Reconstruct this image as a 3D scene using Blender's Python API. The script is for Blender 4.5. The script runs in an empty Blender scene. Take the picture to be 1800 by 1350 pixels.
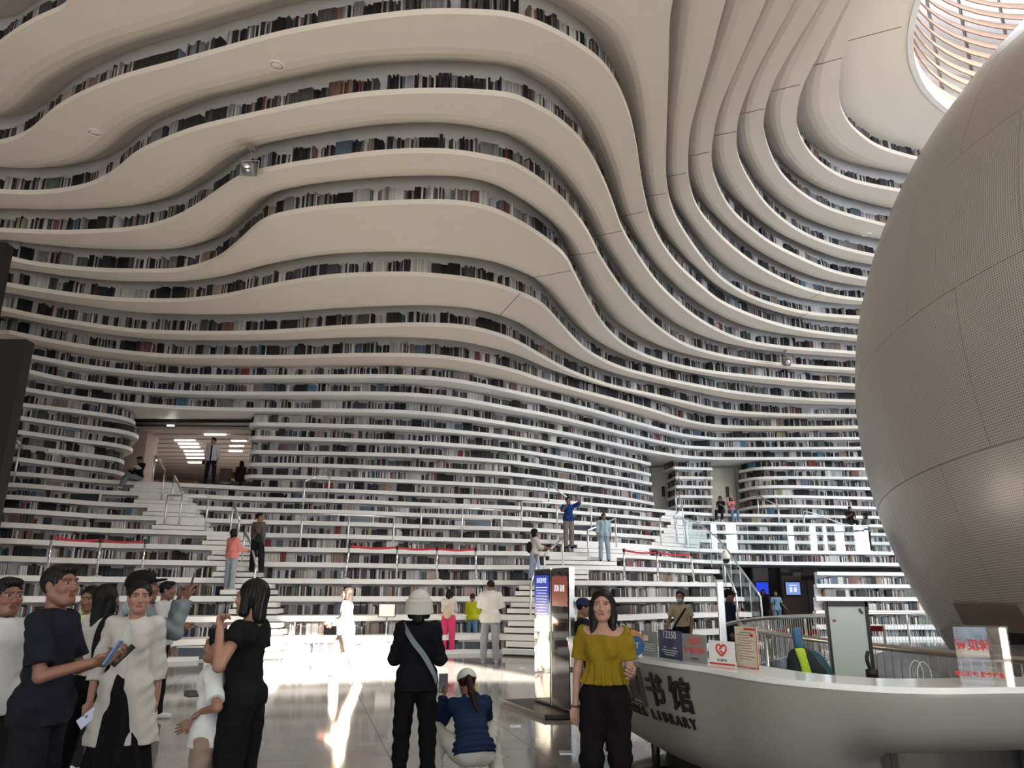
import bpy, bmesh, math, random
import numpy as np
from mathutils import Vector, Matrix
from mathutils.geometry import tessellate_polygon
random.seed(7)
scene = bpy.context.scene
col = scene.collection
PI = math.pi

# ---------------------------------------------------------------- camera
F = 1310.0
PITCH = math.atan(362 / F)
ROLL = 0.005
EYE = Vector((0, 0, 1.6))
cam_d = bpy.data.cameras.new('camera')
cam_d.sensor_width = 36
cam_d.lens = 36 * F / 1800
cam_d.clip_start = 0.05
cam_d.clip_end = 300
cam = bpy.data.objects.new('camera', cam_d)
col.objects.link(cam)
_dn = Vector((0, math.sin(PITCH), -math.cos(PITCH)))
_rt = Vector((1, 0, 0))
_right = _rt * math.cos(ROLL) - _dn * math.sin(ROLL)
_down = _rt * math.sin(ROLL) + _dn * math.cos(ROLL)
_fwd = Vector((0, math.cos(PITCH), math.sin(PITCH)))
_m = Matrix.Identity(4)
for i in range(3):
    _m[i][0] = _right[i]; _m[i][1] = -_down[i]; _m[i][2] = -_fwd[i]; _m[i][3] = EYE[i]
cam.matrix_world = _m
scene.camera = cam

# ---------------------------------------------------------------- light and exposure
scene.view_settings.view_transform = 'Standard'
scene.view_settings.look = 'None'
scene.view_settings.gamma = 1
scene.view_settings.use_curve_mapping = False
scene.view_settings.exposure = 0.72
try:
    scene.cycles.use_denoising = True
    scene.cycles.max_bounces = 8
    scene.cycles.diffuse_bounces = 5
    scene.cycles.glossy_bounces = 4
    scene.cycles.transmission_bounces = 6
    scene.cycles.transparent_max_bounces = 16
    scene.cycles.sample_clamp_indirect = 6
    scene.cycles.caustics_reflective = False
    scene.cycles.caustics_refractive = False
except Exception:
    pass
world = bpy.data.worlds.new('sky')
scene.world = world
world.use_nodes = True
world.node_tree.nodes['Background'].inputs[0].default_value = (0.75, 0.86, 1.0, 1)
world.node_tree.nodes['Background'].inputs[1].default_value = 1.0

SUN_DIR = Vector((0.5, -0.8, 0.36)).normalized()      # towards the sun
sd = bpy.data.lights.new('sun', 'SUN'); sd.energy = 46; sd.angle = 0.012; sd.color = (1, 0.88, 0.74)
so = bpy.data.objects.new('sun', sd); col.objects.link(so)
so.rotation_euler = SUN_DIR.to_track_quat('Z', 'Y').to_euler()

def area_light(name, loc, target, sx, sy, power, color, spread=PI):
    d = bpy.data.lights.new(name, 'AREA'); d.shape = 'RECTANGLE'; d.size = sx; d.size_y = sy
    d.energy = power; d.color = color; d.spread = spread
    o = bpy.data.objects.new(name, d); col.objects.link(o); o.location = loc
    o.rotation_euler = (Vector(loc) - Vector(target)).to_track_quat('Z', 'Y').to_euler()
    return o
# daylight through the glazed entrance front behind the camera, and through the rooflight over the sphere
area_light('daylight_front_window', (2, -9.5, 6.5), (2, 20, 4.0), 26, 9, 350, (1.0, 0.95, 0.88))
area_light('daylight_right_window', (40, 10, 8), (4, 26, 4), 26, 14, 15000, (0.80, 0.90, 1.0))
area_light('daylight_rooflight', (17.5, 12.5, 19.5), (17.5, 12.5, 0), 9, 9, 3200, (1.0, 0.95, 0.88))

# ---------------------------------------------------------------- picture point -> place
def ray(x, y):
    d = _fwd + _right * ((x - 900) / F) + _down * ((y - 675) / F)
    return d
def on_z(x, y, z):
    d = ray(x, y); s = (z - 1.6) / d.z
    return EYE + d * s
def at(x, y, Y):
    d = ray(x, y); return EYE + d * (Y / d.y)
def floor_at(x, y): return on_z(x, y, 0)

# ---------------------------------------------------------------- materials
MATS = {}
def mat(name, base, rough=0.5, metal=0.0, spec=0.5, emit=None, estr=0, alpha=None, trans=0, noise=None, bump=None, coat=0, ior=1.45):
    if name in MATS: return MATS[name]
    m = bpy.data.materials.new(name); m.use_nodes = True
    nt = m.node_tree; b = nt.nodes['Principled BSDF']
    b.inputs['Base Color'].default_value = (*base, 1)
    b.inputs['Roughness'].default_value = rough
    b.inputs['Metallic'].default_value = metal
    b.inputs['Specular IOR Level'].default_value = spec
    b.inputs['Transmission Weight'].default_value = trans
    b.inputs['IOR'].default_value = ior
    b.inputs['Coat Weight'].default_value = coat
    if emit:
        b.inputs['Emission Color'].default_value = (*emit, 1); b.inputs['Emission Strength'].default_value = estr
    if alpha is not None: b.inputs['Alpha'].default_value = alpha
    if noise or bump:
        tc = nt.nodes.new('ShaderNodeTexCoord')
        if noise:
            sc, amt = noise
            n = nt.nodes.new('ShaderNodeTexNoise'); n.inputs['Scale'].default_value = sc; n.inputs['Detail'].default_value = 4
            nt.links.new(tc.outputs['Object'], n.inputs['Vector'])
            mx = nt.nodes.new('ShaderNodeMix'); mx.data_type = 'RGBA'
            mx.inputs[6].default_value = (*[c * (1 - amt) for c in base], 1)
            mx.inputs[7].default_value = (*[min(1, c * (1 + amt)) for c in base], 1)
            nt.links.new(n.outputs['Fac'], mx.inputs[0]); nt.links.new(mx.outputs[2], b.inputs['Base Color'])
        if bump:
            sc, st = bump
            n2 = nt.nodes.new('ShaderNodeTexNoise'); n2.inputs['Scale'].default_value = sc; n2.inputs['Detail'].default_value = 3
            nt.links.new(tc.outputs['Object'], n2.inputs['Vector'])
            bp = nt.nodes.new('ShaderNodeBump'); bp.inputs['Strength'].default_value = st; bp.inputs['Distance'].default_value = 0.02
            nt.links.new(n2.outputs['Fac'], bp.inputs['Height']); nt.links.new(bp.outputs['Normal'], b.inputs['Normal'])
    MATS[name] = m
    return m
def attr_mat(name, attr='Col', rough=0.6, bump=None, spec=0.4):
    if name in MATS: return MATS[name]
    m = bpy.data.materials.new(name); m.use_nodes = True
    nt = m.node_tree; b = nt.nodes['Principled BSDF']
    a = nt.nodes.new('ShaderNodeAttribute'); a.attribute_name = attr
    nt.links.new(a.outputs['Color'], b.inputs['Base Color']); b.inputs['Roughness'].default_value = rough
    b.inputs['Specular IOR Level'].default_value = spec
    MATS[name] = m
    return m

M_WHITE = mat('white_painted_metal', (0.80, 0.795, 0.785), 0.42, spec=0.4, noise=(0.35, 0.04))
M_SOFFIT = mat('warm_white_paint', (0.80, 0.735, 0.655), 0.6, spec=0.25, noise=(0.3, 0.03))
M_BACKP = mat('pale_grey_panel', (0.52, 0.51, 0.52), 0.55, noise=(1.5, 0.12))
M_STEEL = mat('brushed_steel', (0.82, 0.84, 0.86), 0.30, metal=1.0)
M_CHROME = mat('polished_steel', (0.8, 0.82, 0.84), 0.12, metal=1.0)
M_BLACK = mat('black_plastic', (0.012, 0.012, 0.013), 0.4)
M_BLACKMET = mat('black_metal_cladding', (0.012, 0.011, 0.011), 0.35, noise=(0.8, 0.3))
def thin_glass(name, tint, boost=1.0):
    m = bpy.data.materials.new(name); m.use_nodes = True; nt = m.node_tree; nt.nodes.clear()
    o = nt.nodes.new('ShaderNodeOutputMaterial'); mx = nt.nodes.new('ShaderNodeMixShader'); tr = nt.nodes.new('ShaderNodeBsdfTransparent'); gl = nt.nodes.new('ShaderNodeBsdfGlossy')
    fr = nt.nodes.new('ShaderNodeLayerWeight'); fr.inputs['Blend'].default_value = .5; pw = nt.nodes.new('ShaderNodeMath'); pw.operation = 'POWER'; pw.inputs[1].default_value = 5; mu = nt.nodes.new('ShaderNodeMath'); mu.operation = 'MULTIPLY_ADD'; mu.inputs[1].default_value = .9; mu.inputs[2].default_value = .045 * boost; mu.use_clamp = True
    tr.inputs['Color'].default_value = (*tint, 1); gl.inputs['Roughness'].default_value = 0.0; gl.inputs['Color'].default_value = (1, 1, 1, 1)
    nt.links.new(fr.outputs['Facing'], pw.inputs[0]); nt.links.new(pw.outputs[0], mu.inputs[0]); nt.links.new(mu.outputs[0], mx.inputs[0]); nt.links.new(tr.outputs[0], mx.inputs[1]); nt.links.new(gl.outputs[0], mx.inputs[2]); nt.links.new(mx.outputs[0], o.inputs[0])
    return m
M_GLASS = thin_glass('clear_glass', (0.955, 0.985, 0.985), 1.3)
M_RED = mat('red_belt', (0.45, 0.02, 0.035), 0.6)
M_GREY = mat('mid_grey', (0.25, 0.25, 0.26), 0.5)
M_BOOKS = attr_mat('book_covers', 'Col', 0.55)

# ---------------------------------------------------------------- builders
def link(name, me, parent=None, m=None):
    o = bpy.data.objects.new(name, me); col.objects.link(o)
    if parent is not None: o.parent = parent
    if m is not None and me is not None and not me.materials: me.materials.append(m)
    return o
def tag(o, label=None, cat=None, group=None, kind=None):
    if label: o['label'] = label
    if cat: o['category'] = cat
    if group: o['group'] = group
    if kind: o['kind'] = kind
    return o
def thing(name, label, cat, loc=(0, 0, 0), rz=0, group=None):
    o = bpy.data.objects.new(name, None); col.objects.link(o); o.location = loc; o.rotation_euler = (0, 0, rz)
    o.empty_display_size = 0.1
    return tag(o, label, cat, group)
def copy_tree(o, parent=None):
    c = o.copy(); col.objects.link(c)
    if parent is not None: c.parent = parent
    for ch in list(o.children): copy_tree(ch, c)
    return c
class MB:
    """collects verts and faces"""
    def __init__(s): s.v = []; s.f = []; s.c = []
    def add(s, vs, fs, c=None):
        n = len(s.v); s.v += [tuple(q) for q in vs]; s.f += [tuple(i + n for i in f) for f in fs]
        if c is not None: s.c += [c] * len(fs)
    def box(s, c, d, rz=0, M=None):
        x, y, z = d[0] / 2, d[1] / 2, d[2] / 2
        vs = [Vector((a * x, b * y, e * z)) for a in (-1, 1) for b in (-1, 1) for e in (-1, 1)]
        R = M if M is not None else Matrix.Rotation(rz, 3, 'Z')
        vs = [R @ q + Vector(c) for q in vs]
        s.add(vs, [(0, 1, 3, 2), (4, 6, 7, 5), (0, 4, 5, 1), (2, 3, 7, 6), (0, 2, 6, 4), (1, 5, 7, 3)])
    def tube(s, pts, r, n=8, cap=True, closed=False):
        pts = [Vector(p) for p in pts]
        if len(pts) < 2: return
        rs = r if isinstance(r, (list, tuple)) else [r] * len(pts)
        up = Vector((0, 0, 1)); base = len(s.v); N = len(pts); prev = None
        for i, p in enumerate(pts):
            if closed: t = pts[(i + 1) % N] - pts[i - 1]
            else: t = pts[min(i + 1, N - 1)] - pts[max(i - 1, 0)]
            t.normalize()
            if prev is None:
                a = t.cross(up)
                if a.length < 1e-3: a = t.cross(Vector((1, 0, 0)))
            else: a = prev - t * prev.dot(t)
            a.normalize(); prev = a; b = t.cross(a)
            for j in range(n):
                q = 2 * PI * j / n
                s.v.append(tuple(p + (a * math.cos(q) + b * math.sin(q)) * rs[i]))
        for i in range(N if closed else N - 1):
            k = (i + 1) % N
            for j in range(n):
                s.f.append((base + i * n + j, base + i * n + (j + 1) % n, base + k * n + (j + 1) % n, base + k * n + j))
        if cap and not closed:
            s.f.append(tuple(base + j for j in range(n))[::-1]); s.f.append(tuple(base + (N - 1) * n + j for j in range(n)))
    def prism(s, poly, z0, z1):
        """poly: list of XY, any simple polygon"""
        n = len(poly); b = len(s.v)
        s.v += [(p[0], p[1], z0) for p in poly] + [(p[0], p[1], z1) for p in poly]
        tris = tessellate_polygon([[Vector((p[0], p[1], 0)) for p in poly]])
        for t in tris:
            s.f.append((b + t[0], b + t[1], b + t[2])); s.f.append((b + n + t[2], b + n + t[1], b + n + t[0]))
        for i in range(n):
            j = (i + 1) % n; s.f.append((b + i, b + j, b + n + j, b + n + i))
    def lathe(s, prof, c=(0, 0, 0), n=24):
        b = len(s.v)
        for (r, z) in prof:
            for j in range(n):
                q = 2 * PI * j / n; s.v.append((c[0] + r * math.cos(q), c[1] + r * math.sin(q), c[2] + z))
        for i in range(len(prof) - 1):
            for j in range(n):
                s.f.append((b + i * n + j, b + i * n + (j + 1) % n, b + (i + 1) * n + (j + 1) % n, b + (i + 1) * n + j))
    def mesh(s, name, smooth=False):
        me = bpy.data.meshes.new(name); me.from_pydata(s.v, [], s.f); me.validate(); 
        bm = bmesh.new(); bm.from_mesh(me); bmesh.ops.recalc_face_normals(bm, faces=bm.faces); bm.to_mesh(me); bm.free()
        if smooth: me.shade_smooth()
        return me
    def build(s, name, m, parent=None, smooth=False):
        return link(name, s.mesh(name, smooth), parent, m)
def bevel(o, w=0.01, seg=2):
    md = o.modifiers.new('bevel', 'BEVEL'); md.width = w; md.segments = seg; md.limit_method = 'ANGLE'
    return o
def box_obj(name, c, d, m, parent=None, rz=0, bev=0):
    b = MB(); b.box(c, d, rz); o = b.build(name, m, parent)
    if bev: bevel(o, bev)
    return o
def tube_obj(name, pts, r, m, parent=None, n=10):
    b = MB(); b.tube(pts, r, n); return b.build(name, m, parent, True)
def spline(pts, per=6):
    """centripetal-ish Catmull-Rom through 2D/3D tuples"""
    P = [Vector(p) for p in pts]
    if len(P) < 3: return [tuple(p) for p in P]
    P = [P[0] * 2 - P[1]] + P + [P[-1] * 2 - P[-2]]
    out = []
    for i in range(1, len(P) - 2):
        for j in range(per):
            t = j / per; a, b, c, d = P[i - 1], P[i], P[i + 1], P[i + 2]
            out.append(tuple(0.5 * ((2 * b) + (c - a) * t + (2 * a - 5 * b + 4 * c - d) * t * t + (3 * b - a - 3 * c + d) * t ** 3)))
    out.append(tuple(P[-2])); return out
def text_obj(name, body, size, m, M, parent=None, ext=0.0, align='CENTER', sx=1.0, spacing=1.0, bold=0):
    cu = bpy.data.curves.new(name, 'FONT'); cu.body = body; cu.size = size; cu.extrude = ext
    cu.align_x = align; cu.align_y = 'CENTER'; cu.space_character = spacing; cu.offset = bold; cu.resolution_u = 3
    o = bpy.data.objects.new(name, cu); col.objects.link(o); cu.materials.append(m)
    bpy.context.view_layer.update()
    dg = bpy.context.evaluated_depsgraph_get()
    me = bpy.data.meshes.new_from_object(o.evaluated_get(dg))
    bpy.data.objects.remove(o); bpy.data.curves.remove(cu)
    if not me.materials: me.materials.append(m)
    me.transform(Matrix.Diagonal((sx, 1, 1, 1))); me.transform(M)
    return link(name, me, parent)
def frame_M(o, xd, yd):
    """matrix whose X,Y axes are the given directions"""
    x = Vector(xd).normalized(); y = Vector(yd); y = (y - x * y.dot(x)).normalized(); z = x.cross(y)
    M = Matrix.Identity(4)
    for i in range(3): M[i][0] = x[i]; M[i][1] = y[i]; M[i][2] = z[i]; M[i][3] = o[i]
    return M
# ================================================================ the terraced shell
TP = 0.47           # height of one tier
TH = 0.135          # thickness of a tier's slab
def ZT(k): return k * TP
PX = {  # front edge of each upper tier, followed in the photograph; turned into plan curves at that tier's own height
 33: [(1515,0),(1485,75),(1475,130),(1475,175),(1490,210),(1515,235),(1550,257),(1612,275)],
 32: [(1485,0),(1440,85),(1410,145),(1400,190),(1402,225),(1420,260),(1450,290),(1500,315),(1585,332)],
 31: [(1440,0),(1390,80),(1360,135),(1343,190),(1343,230),(1360,280),(1385,315),(1425,347),(1475,370),(1555,392)],
 30: [(1392,0),(1350,75),(1320,135),(1300,190),(1294,230),(1297,270),(1315,310),(1350,360),(1400,400),(1450,423),(1500,438),(1538,446)],
 29: [(1342,0),(1305,85),(1277,150),(1260,195),(1251,250),(1251,285),(1260,320),(1285,365),(1323,400),(1360,427),(1417,455),(1467,475),(1523,487)],
 28: [(1272,0),(1250,85),(1227,165),(1212,225),(1209,280),(1212,320),(1225,360),(1256,400),(1290,433),(1333,465),(1383,492),(1433,510),(1483,520),(1518,524)],
 27: [(0,70),(30,48),(70,25),(130,0)],
 26: [(0,245),(30,237),(60,220),(90,192),(120,172),(165,150),(225,127),(300,107),(360,90),(425,72),(500,52),(600,33),(700,19),(775,14),(850,16),(900,21),(950,37),(990,57),(1030,82),(1060,107),(1080,135),(1097,170),(1110,210),(1120,260),(1127,310),(1135,350),(1150,400),(1187,457),(1233,500),(1267,527),(1317,550),(1367,567),(1417,578),(1467,585),(1507,589)],
 25: [(0,332),(50,334),(100,331),(150,322),(185,307),(210,290),(240,265),(280,245),(340,222),(400,207),(475,190),(550,175),(625,162),(700,156),(775,154),(850,157),(900,163),(930,175),(975,200),(1015,235),(1040,270),(1065,320),(1083,370),(1097,405),(1133,463),(1167,506),(1217,550),(1267,580),(1317,598),(1383,608),(1450,613),(1500,617)],
 24: [(0,400),(100,404),(175,402),(240,397),(300,382),(350,355),(400,320),(435,302),(500,287),(575,275),(650,265),(725,260),(800,262),(875,275),(900,282),(940,305),(980,337),(1010,370),(1033,402),(1055,447),(1090,500),(1125,542),(1167,580),(1217,608),(1300,628),(1400,640),(1500,646)],
 23: [(20,450),(67,460),(167,470),(283,472),(333,467),(383,450),(425,416),(450,393),(480,376),(550,362),(625,355),(700,351),(775,350),(825,354),(875,367),(937,400),(990,441),(1010,477),(1035,525),(1063,570),(1100,604),(1150,628),(1217,645),(1283,655),(1400,666),(1500,674)],
 22: [(7,495),(100,510),(200,522),(283,524),(333,523),(400,515),(467,500),(533,488),(600,480),(700,477),(767,480),(833,488),(883,500),(942,524),(967,545),(1000,582),(1033,614),(1083,640),(1133,655),(1200,670),(1300,688),(1400,698),(1500,702)],
 21: [(3,538),(67,552),(133,563),(233,577),(333,581),(433,581),(533,576),(600,571),(700,567),(767,567),(833,573),(900,593),(950,621),(1000,648),(1067,673),(1133,688),(1200,703),(1250,715),(1300,722),(1400,727),(1500,728)],
 20: [(17,580),(100,597),(200,613),(300,622),(400,623),(500,624),(600,621),(700,620),(800,626),(900,647),(950,664),(1017,683),(1083,700),(1150,719),(1200,735),(1250,745),(1300,748),(1400,749),(1500,748)],
 19: [(50,622),(167,643),(300,656),(433,659),(600,658),(700,658),(800,665),(900,685),(967,700),(1033,716),(1100,735),(1150,749),(1200,762),(1250,768),(1300,769),(1500,768)],
 18: [(47,648),(133,667),(267,683),(400,688),(600,688),(700,689),(800,697),(900,715),(967,727),(1033,743),(1100,760),(1150,772),(1200,782),(1250,785),(1300,786),(1500,785)],
 17: [(42,680),(133,695),(267,710),(400,716),(600,718),(700,720),(800,728),(900,743),(1000,760),(1100,782),(1150,792),(1200,800),(1250,803),(1300,803.5),(1500,803)],
}
BLK = {  # tiers broken by the two openings: left block, middle block, pillar between the doors, right block
 16: ([(33,707),(117,717),(185,726)], [(455,742),(550,744),(700,748),(800,755),(900,766),(1000,782),(1100,803),(1143,813)], [(1187,820),(1250,822)], [(1300,827),(1333,821),(1400,820),(1517,822)]),
 15: ([(30,730),(133,745),(185,751)], [(455,766),(550,768.5),(700,773),(800,779),(900,788),(1000,804),(1100,822),(1143,832)], [(1190,837),(1250,838)], [(1300,843),(1333,838),(1400,837),(1517,838)]),
 14: ([(30,755),(133,770),(182,776)], [(455,791),(550,793),(700,796.5),(800,802),(900,809),(1000,824),(1100,839),(1145,848)], [(1191,853),(1250,854)], [(1300,860),(1333,854),(1400,853),(1517,856)]),
 13: ([(30,780),(133,794),(178,800)], [(450,813),(550,814.5),(700,819.5),(800,824),(900,830.5),(1000,843),(1100,857),(1147,866)], [(1192,870),(1250,871)], [(1300,878),(1333,871),(1400,870.5),(1517,873)]),
 12: ([(30,803),(133,817),(175,822)], [(447,834),(550,836),(700,842),(800,846.5),(900,852),(1000,862),(1100,874),(1149,883)], [(1193,887),(1250,888)], [(1300,894),(1333,888),(1400,887),(1517,890)]),
}
T11 = [(11,828),(60,831),(133,838),(200,844),(305,848),(440,855),(550,858),(650,861),(700,864),(800,868),(900,871.5),(1000,880),(1100,889),(1158,895),(1250,902),(1340,903.5),(1547,907),(1640,910)]

def smooth_curve(P, it=2):
    P = [np.array(q, float) for q in P]
    for _ in range(it):
        P = [P[0]] + [(P[i - 1] + 2 * P[i] + P[i + 1]) / 4 for i in range(1, len(P) - 1)] + [P[-1]]
    return [tuple(q) for q in P]
def plan(px, z, per=5, it=2):
    pts = [(lambda q: (q.x, q.y))(on_z(x, y, z)) for x, y in px]
    return smooth_curve(spline(pts, per), it)
def offset(P, d):
    out = []
    for i in range(len(P)):
        a = Vector(P[max(i - 1, 0)]); b = Vector(P[min(i + 1, len(P) - 1)]); t = (b - a)
        if t.length < 1e-6: t = Vector((1, 0))
        t.normalize(); out.append((P[i][0] - t.y * d, P[i][1] + t.x * d))
    return out
def extend(P, left=None, right=None):
    P = list(P)
    if left: P = list(left) + P
    if right: P = P + list(right)
    return P

LIPS = {}      # k -> list of (front curve, closing points)
for k, px in PX.items():
    if k == 27: continue
    c = plan(px, ZT(k))
    e = c[-1]; d = (Vector(c[-1]) - Vector(c[-4])).normalized()
    R = [(e[0] + 6, e[1] + 6 * d.y / max(d.x, .3) * .6), (44, e[1] + 3)]
    if k >= 28:
        s0 = c[0]; j = k - 28
        L = spline([(-24, 6 - 2 * j), (-10, -1 - 1.3 * j), (0, -4.6 - .55 * j), (s0[0] - 1.0, -1 + .2 * j), (s0[0] - .15, s0[1] - 3), (s0[0], s0[1])], 5)[:-1]
        c = smooth_curve(extend(c, L), 1)
        LIPS[k] = [(extend(c, None, R), [(44, 46), (-29, 46), (-29, c[0][1])])]
    else:
        s0 = c[0]; d0 = (Vector(c[0]) - Vector(c[3])).normalized()
        L = [(-29, s0[1] + (s0[0] + 29) * 0.12), (s0[0] - 4, s0[1] + .3)]
        LIPS[k] = [(extend(c, L, R), [(44, 46), (-29, 46)])]
a = plan(PX[27], ZT(27))
b_ = plan([(1177,0),(1175,100),(1172,200),(1170,280),(1172,320),(1180,360),(1200,400),(1240,457),(1273,490),(1317,517),(1367,535),(1417,547),(1467,552),(1512,555)], ZT(27))
mid = spline([a[-1], (a[-1][0] + 1.6, a[-1][1] - 4), (-3, 1.5), (0.8, 1.0), (b_[0][0] - .15, b_[0][1] - 5), b_[0]], 6)[1:-1]
c27 = smooth_curve(a + mid + b_, 2)
c27 = [(-29, a[0][1] + 1.2), (a[0][0] - 4, a[0][1] + .6)] + c27 + [(44, c27[-1][1] + 4)]
LIPS[27] = [(c27, [(44, 46), (-29, 46)])]

def round_end(P, side, r=1.15, depth=2.6):
    """block end that turns back away from the hall with a rounded corner; side +1 = right end, -1 = left end"""
    P = list(P); e = P[-1] if side > 0 else P[0]; h = min(2, len(P) - 1); q = P[-1 - h] if side > 0 else P[h]
    t = (Vector(e) - Vector(q)).normalized(); n = Vector((-t.y, t.x)) if side > 0 else Vector((t.y, -t.x))
    arc = []
    for i in range(1, 8):
        a = i / 7 * PI / 2
        arc.append(tuple(Vector(e) + t * (r * math.sin(a)) + n * (r * (1 - math.cos(a)))))
    arc.append(tuple(Vector(arc[-1]) + n * depth))
    return P + arc if side > 0 else arc[::-1] + P
BLOCKS = {}
for k, (l, m_, p_, r_) in BLK.items():
    z = ZT(k); L = plan(l, z, 6, 1); Mi = plan(m_, z, 6, 2); Pi = plan(p_, z, 3, 0); Ri = plan(r_, z, 6, 1)
    L = [(-29, L[0][1] + 1.2), (L[0][0] - 4, L[0][1] + .2)] + L
    L = round_end(L, 1, 1.25); Mi = round_end(Mi, -1, .45); Mi = round_end(Mi, 1, .25, 2.2)
    Pi = round_end(round_end(Pi, -1, .1, 1.5), 1, .1, 1.5)
    Ri = round_end(Ri, -1, .3, 1.5) + [(Ri[-1][0] + 5, Ri[-1][1] + 1), (44, Ri[-1][1] + 2)]
    BLOCKS[k] = [L, Mi, Pi, Ri]
    LIPS[k] = [(L, [(-29, L[-1][1])]), (Mi, []), (Pi, []), (Ri, [(44, 46), (Ri[0][0], 46)])]
c11 = plan(T11, ZT(11), 6, 4)
c11x = [(-29, c11[0][1] + 1.5), (c11[0][0] - 4, c11[0][1] + .3)] + c11 + [(c11[-1][0] + 5, c11[-1][1] + .6), (44, c11[-1][1] + 2)]
LIPS[11] = [(c11x, [(44, 46), (-29, 46)])]

# lower terraces: the plan of tier 11 stepped forward; the treads widen towards the right where the balcony branches off
OFFA = {k: 0.84 * (11 - k) for k in range(0, 11)}
OFFB = {10: .8, 9: 1.6, 8: 3.0, 7: 4.6, 6: 6.3, 5: 8.0, 4: 9.4, 3: 10.3, 2: 11.2, 1: 12.1, 0: 13.0}
OFFC = {10: .8, 9: 1.7, 8: 2.7, 7: 3.6, 6: 3.6}
def sm(a, b, t):
    t = max(0, min(1, (t - a) / (b - a))); return t * t * (3 - 2 * t)
def az(p): return p[0] / p[1]
A900, A1100, A1236, A1300 = (0.0, 0.148, 0.25, 0.297)
TER = {}
TIPAZ = {5: .2715, 4: .2885, 3: .301, 2: .309, 1: .3165}
for k in range(10, 0, -1):
    P = []
    for q in c11:
        t = az(q)
        off = OFFA[k] + (OFFB[k] - OFFA[k]) * sm(A900 - .05, A1100, t)
        if k in OFFC: off = off + (OFFC[k] - off) * sm(A1100 + .02, A1300, t)
        elif t > TIPAZ[k]: continue
        Y = q[1] - off
        P.append((t * Y, Y))
    P = smooth_curve(P, 2)
    if k not in OFFC:
        q = P[-1]; Yt = q[1] + (TIPAZ[k] - az(q)) * 12; P.append((TIPAZ[k] * Yt, Yt))
    TER[k] = P
for k in range(10, 0, -1):
    P = TER[k]; Lx = [(-29, P[0][1] + 1.5), (P[0][0] - 4, P[0][1] + .3)]
    if k in OFFC:
        LIPS[k] = [(Lx + P + [(P[-1][0] + 5, P[-1][1] + .6), (44, P[-1][1] + 2)], [(44, 37.2 if k < 8 else 46), (-29, 37.2 if k < 8 else 46)])]
        if k in (6, 7):
            pass
    else:
        LIPS[k] = [(Lx + P + [(P[-1][0] + .6, 33.0)], [(-29, 33.0)])]

RLOW = {}
for k, Y_ in ((1, 27.0), (2, 27.8), (3, 28.6), (4, 29.4), (5, 30.2)):
    t0 = (1447 - (5 - k) * 3 - 900) / 1310 / 1.048
    RLOW[k] = [(t0 * Y_, Y_), (t0 * Y_ + 2.5, Y_ + .25), (t0 * Y_ + 6, Y_ + .25), (30, Y_ - 1.2)]
    RLOW[k] = spline(RLOW[k], 5)
shell = tag(thing('wall_back', 'tall white wall of wavy stepped shelf tiers curving over into the ceiling', 'wall'), kind='structure')
del shell['category']
NAMES_DONE = 0
D = 0.24
def cove_widths(k):
    """how wide the upturned back of the soffit over tier k may be: it follows the gap to the lip of tier k+1"""
    A_ = np.array(LIPS[k][0][0]); B_ = np.array(LIPS[k + 1][0][0]); fine = []
    for i in range(len(B_) - 1):
        n_ = max(1, int(math.dist(B_[i], B_[i + 1]) / .3))
        for j in range(n_): fine.append(B_[i] + (B_[i + 1] - B_[i]) * j / n_)
    fine = np.array(fine)
    d = np.sqrt(((A_[:, None] - fine[None]) ** 2).sum(2)).min(1)
    w = np.clip((d + D) * .62, .05, 1.05)
    for _ in range(3): w[1:-1] = (w[:-2] + w[1:-1] * 2 + w[2:]) / 4
    return w
COVE = .50  # upturn added to deepen the shade at the back of the soffits
for k in sorted(LIPS):
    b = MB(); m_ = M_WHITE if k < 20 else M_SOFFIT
    if k >= 21:
        w = cove_widths(k - 1); P = LIPS[k - 1][0][0]
        o0 = offset(P, D)
        nr = [(o0[i][0] - P[i][0], o0[i][1] - P[i][1]) for i in range(len(P))]
        def off_w(fr): return [(P[i][0] + nr[i][0] / D * (D - w[i] * fr), P[i][1] + nr[i][1] / D * (D - w[i] * fr)) for i in range(len(P))]
        b.prism(LIPS[k][0][0] + off_w(1.0)[::-1], ZT(k) - TH, ZT(k))
        rows = []
        for j in range(6):
            q = j / 5; rows.append([(x, y, ZT(k) - TH + COVE * (1 - math.cos(q * PI / 2))) for x, y in off_w(1 - q)])
        n = len(b.v); N_ = len(P)
        for r_ in rows: b.v += r_
        for j in range(5):
            for i in range(N_ - 1):
                b.f.append((n + j * N_ + i, n + (j + 1) * N_ + i, n + (j + 1) * N_ + i + 1, n + j * N_ + i + 1))
    else:
        for front, close in LIPS[k]:
            b.prism(front + close, ZT(k) - TH, ZT(k))
    if k in RLOW: b.prism(RLOW[k] + [(30, 36.5), (az(RLOW[k][0]) * 36.5, 36.5)], ZT(k) - TH, ZT(k))
    o = b.build('shelf_tier', m_, shell)
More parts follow.
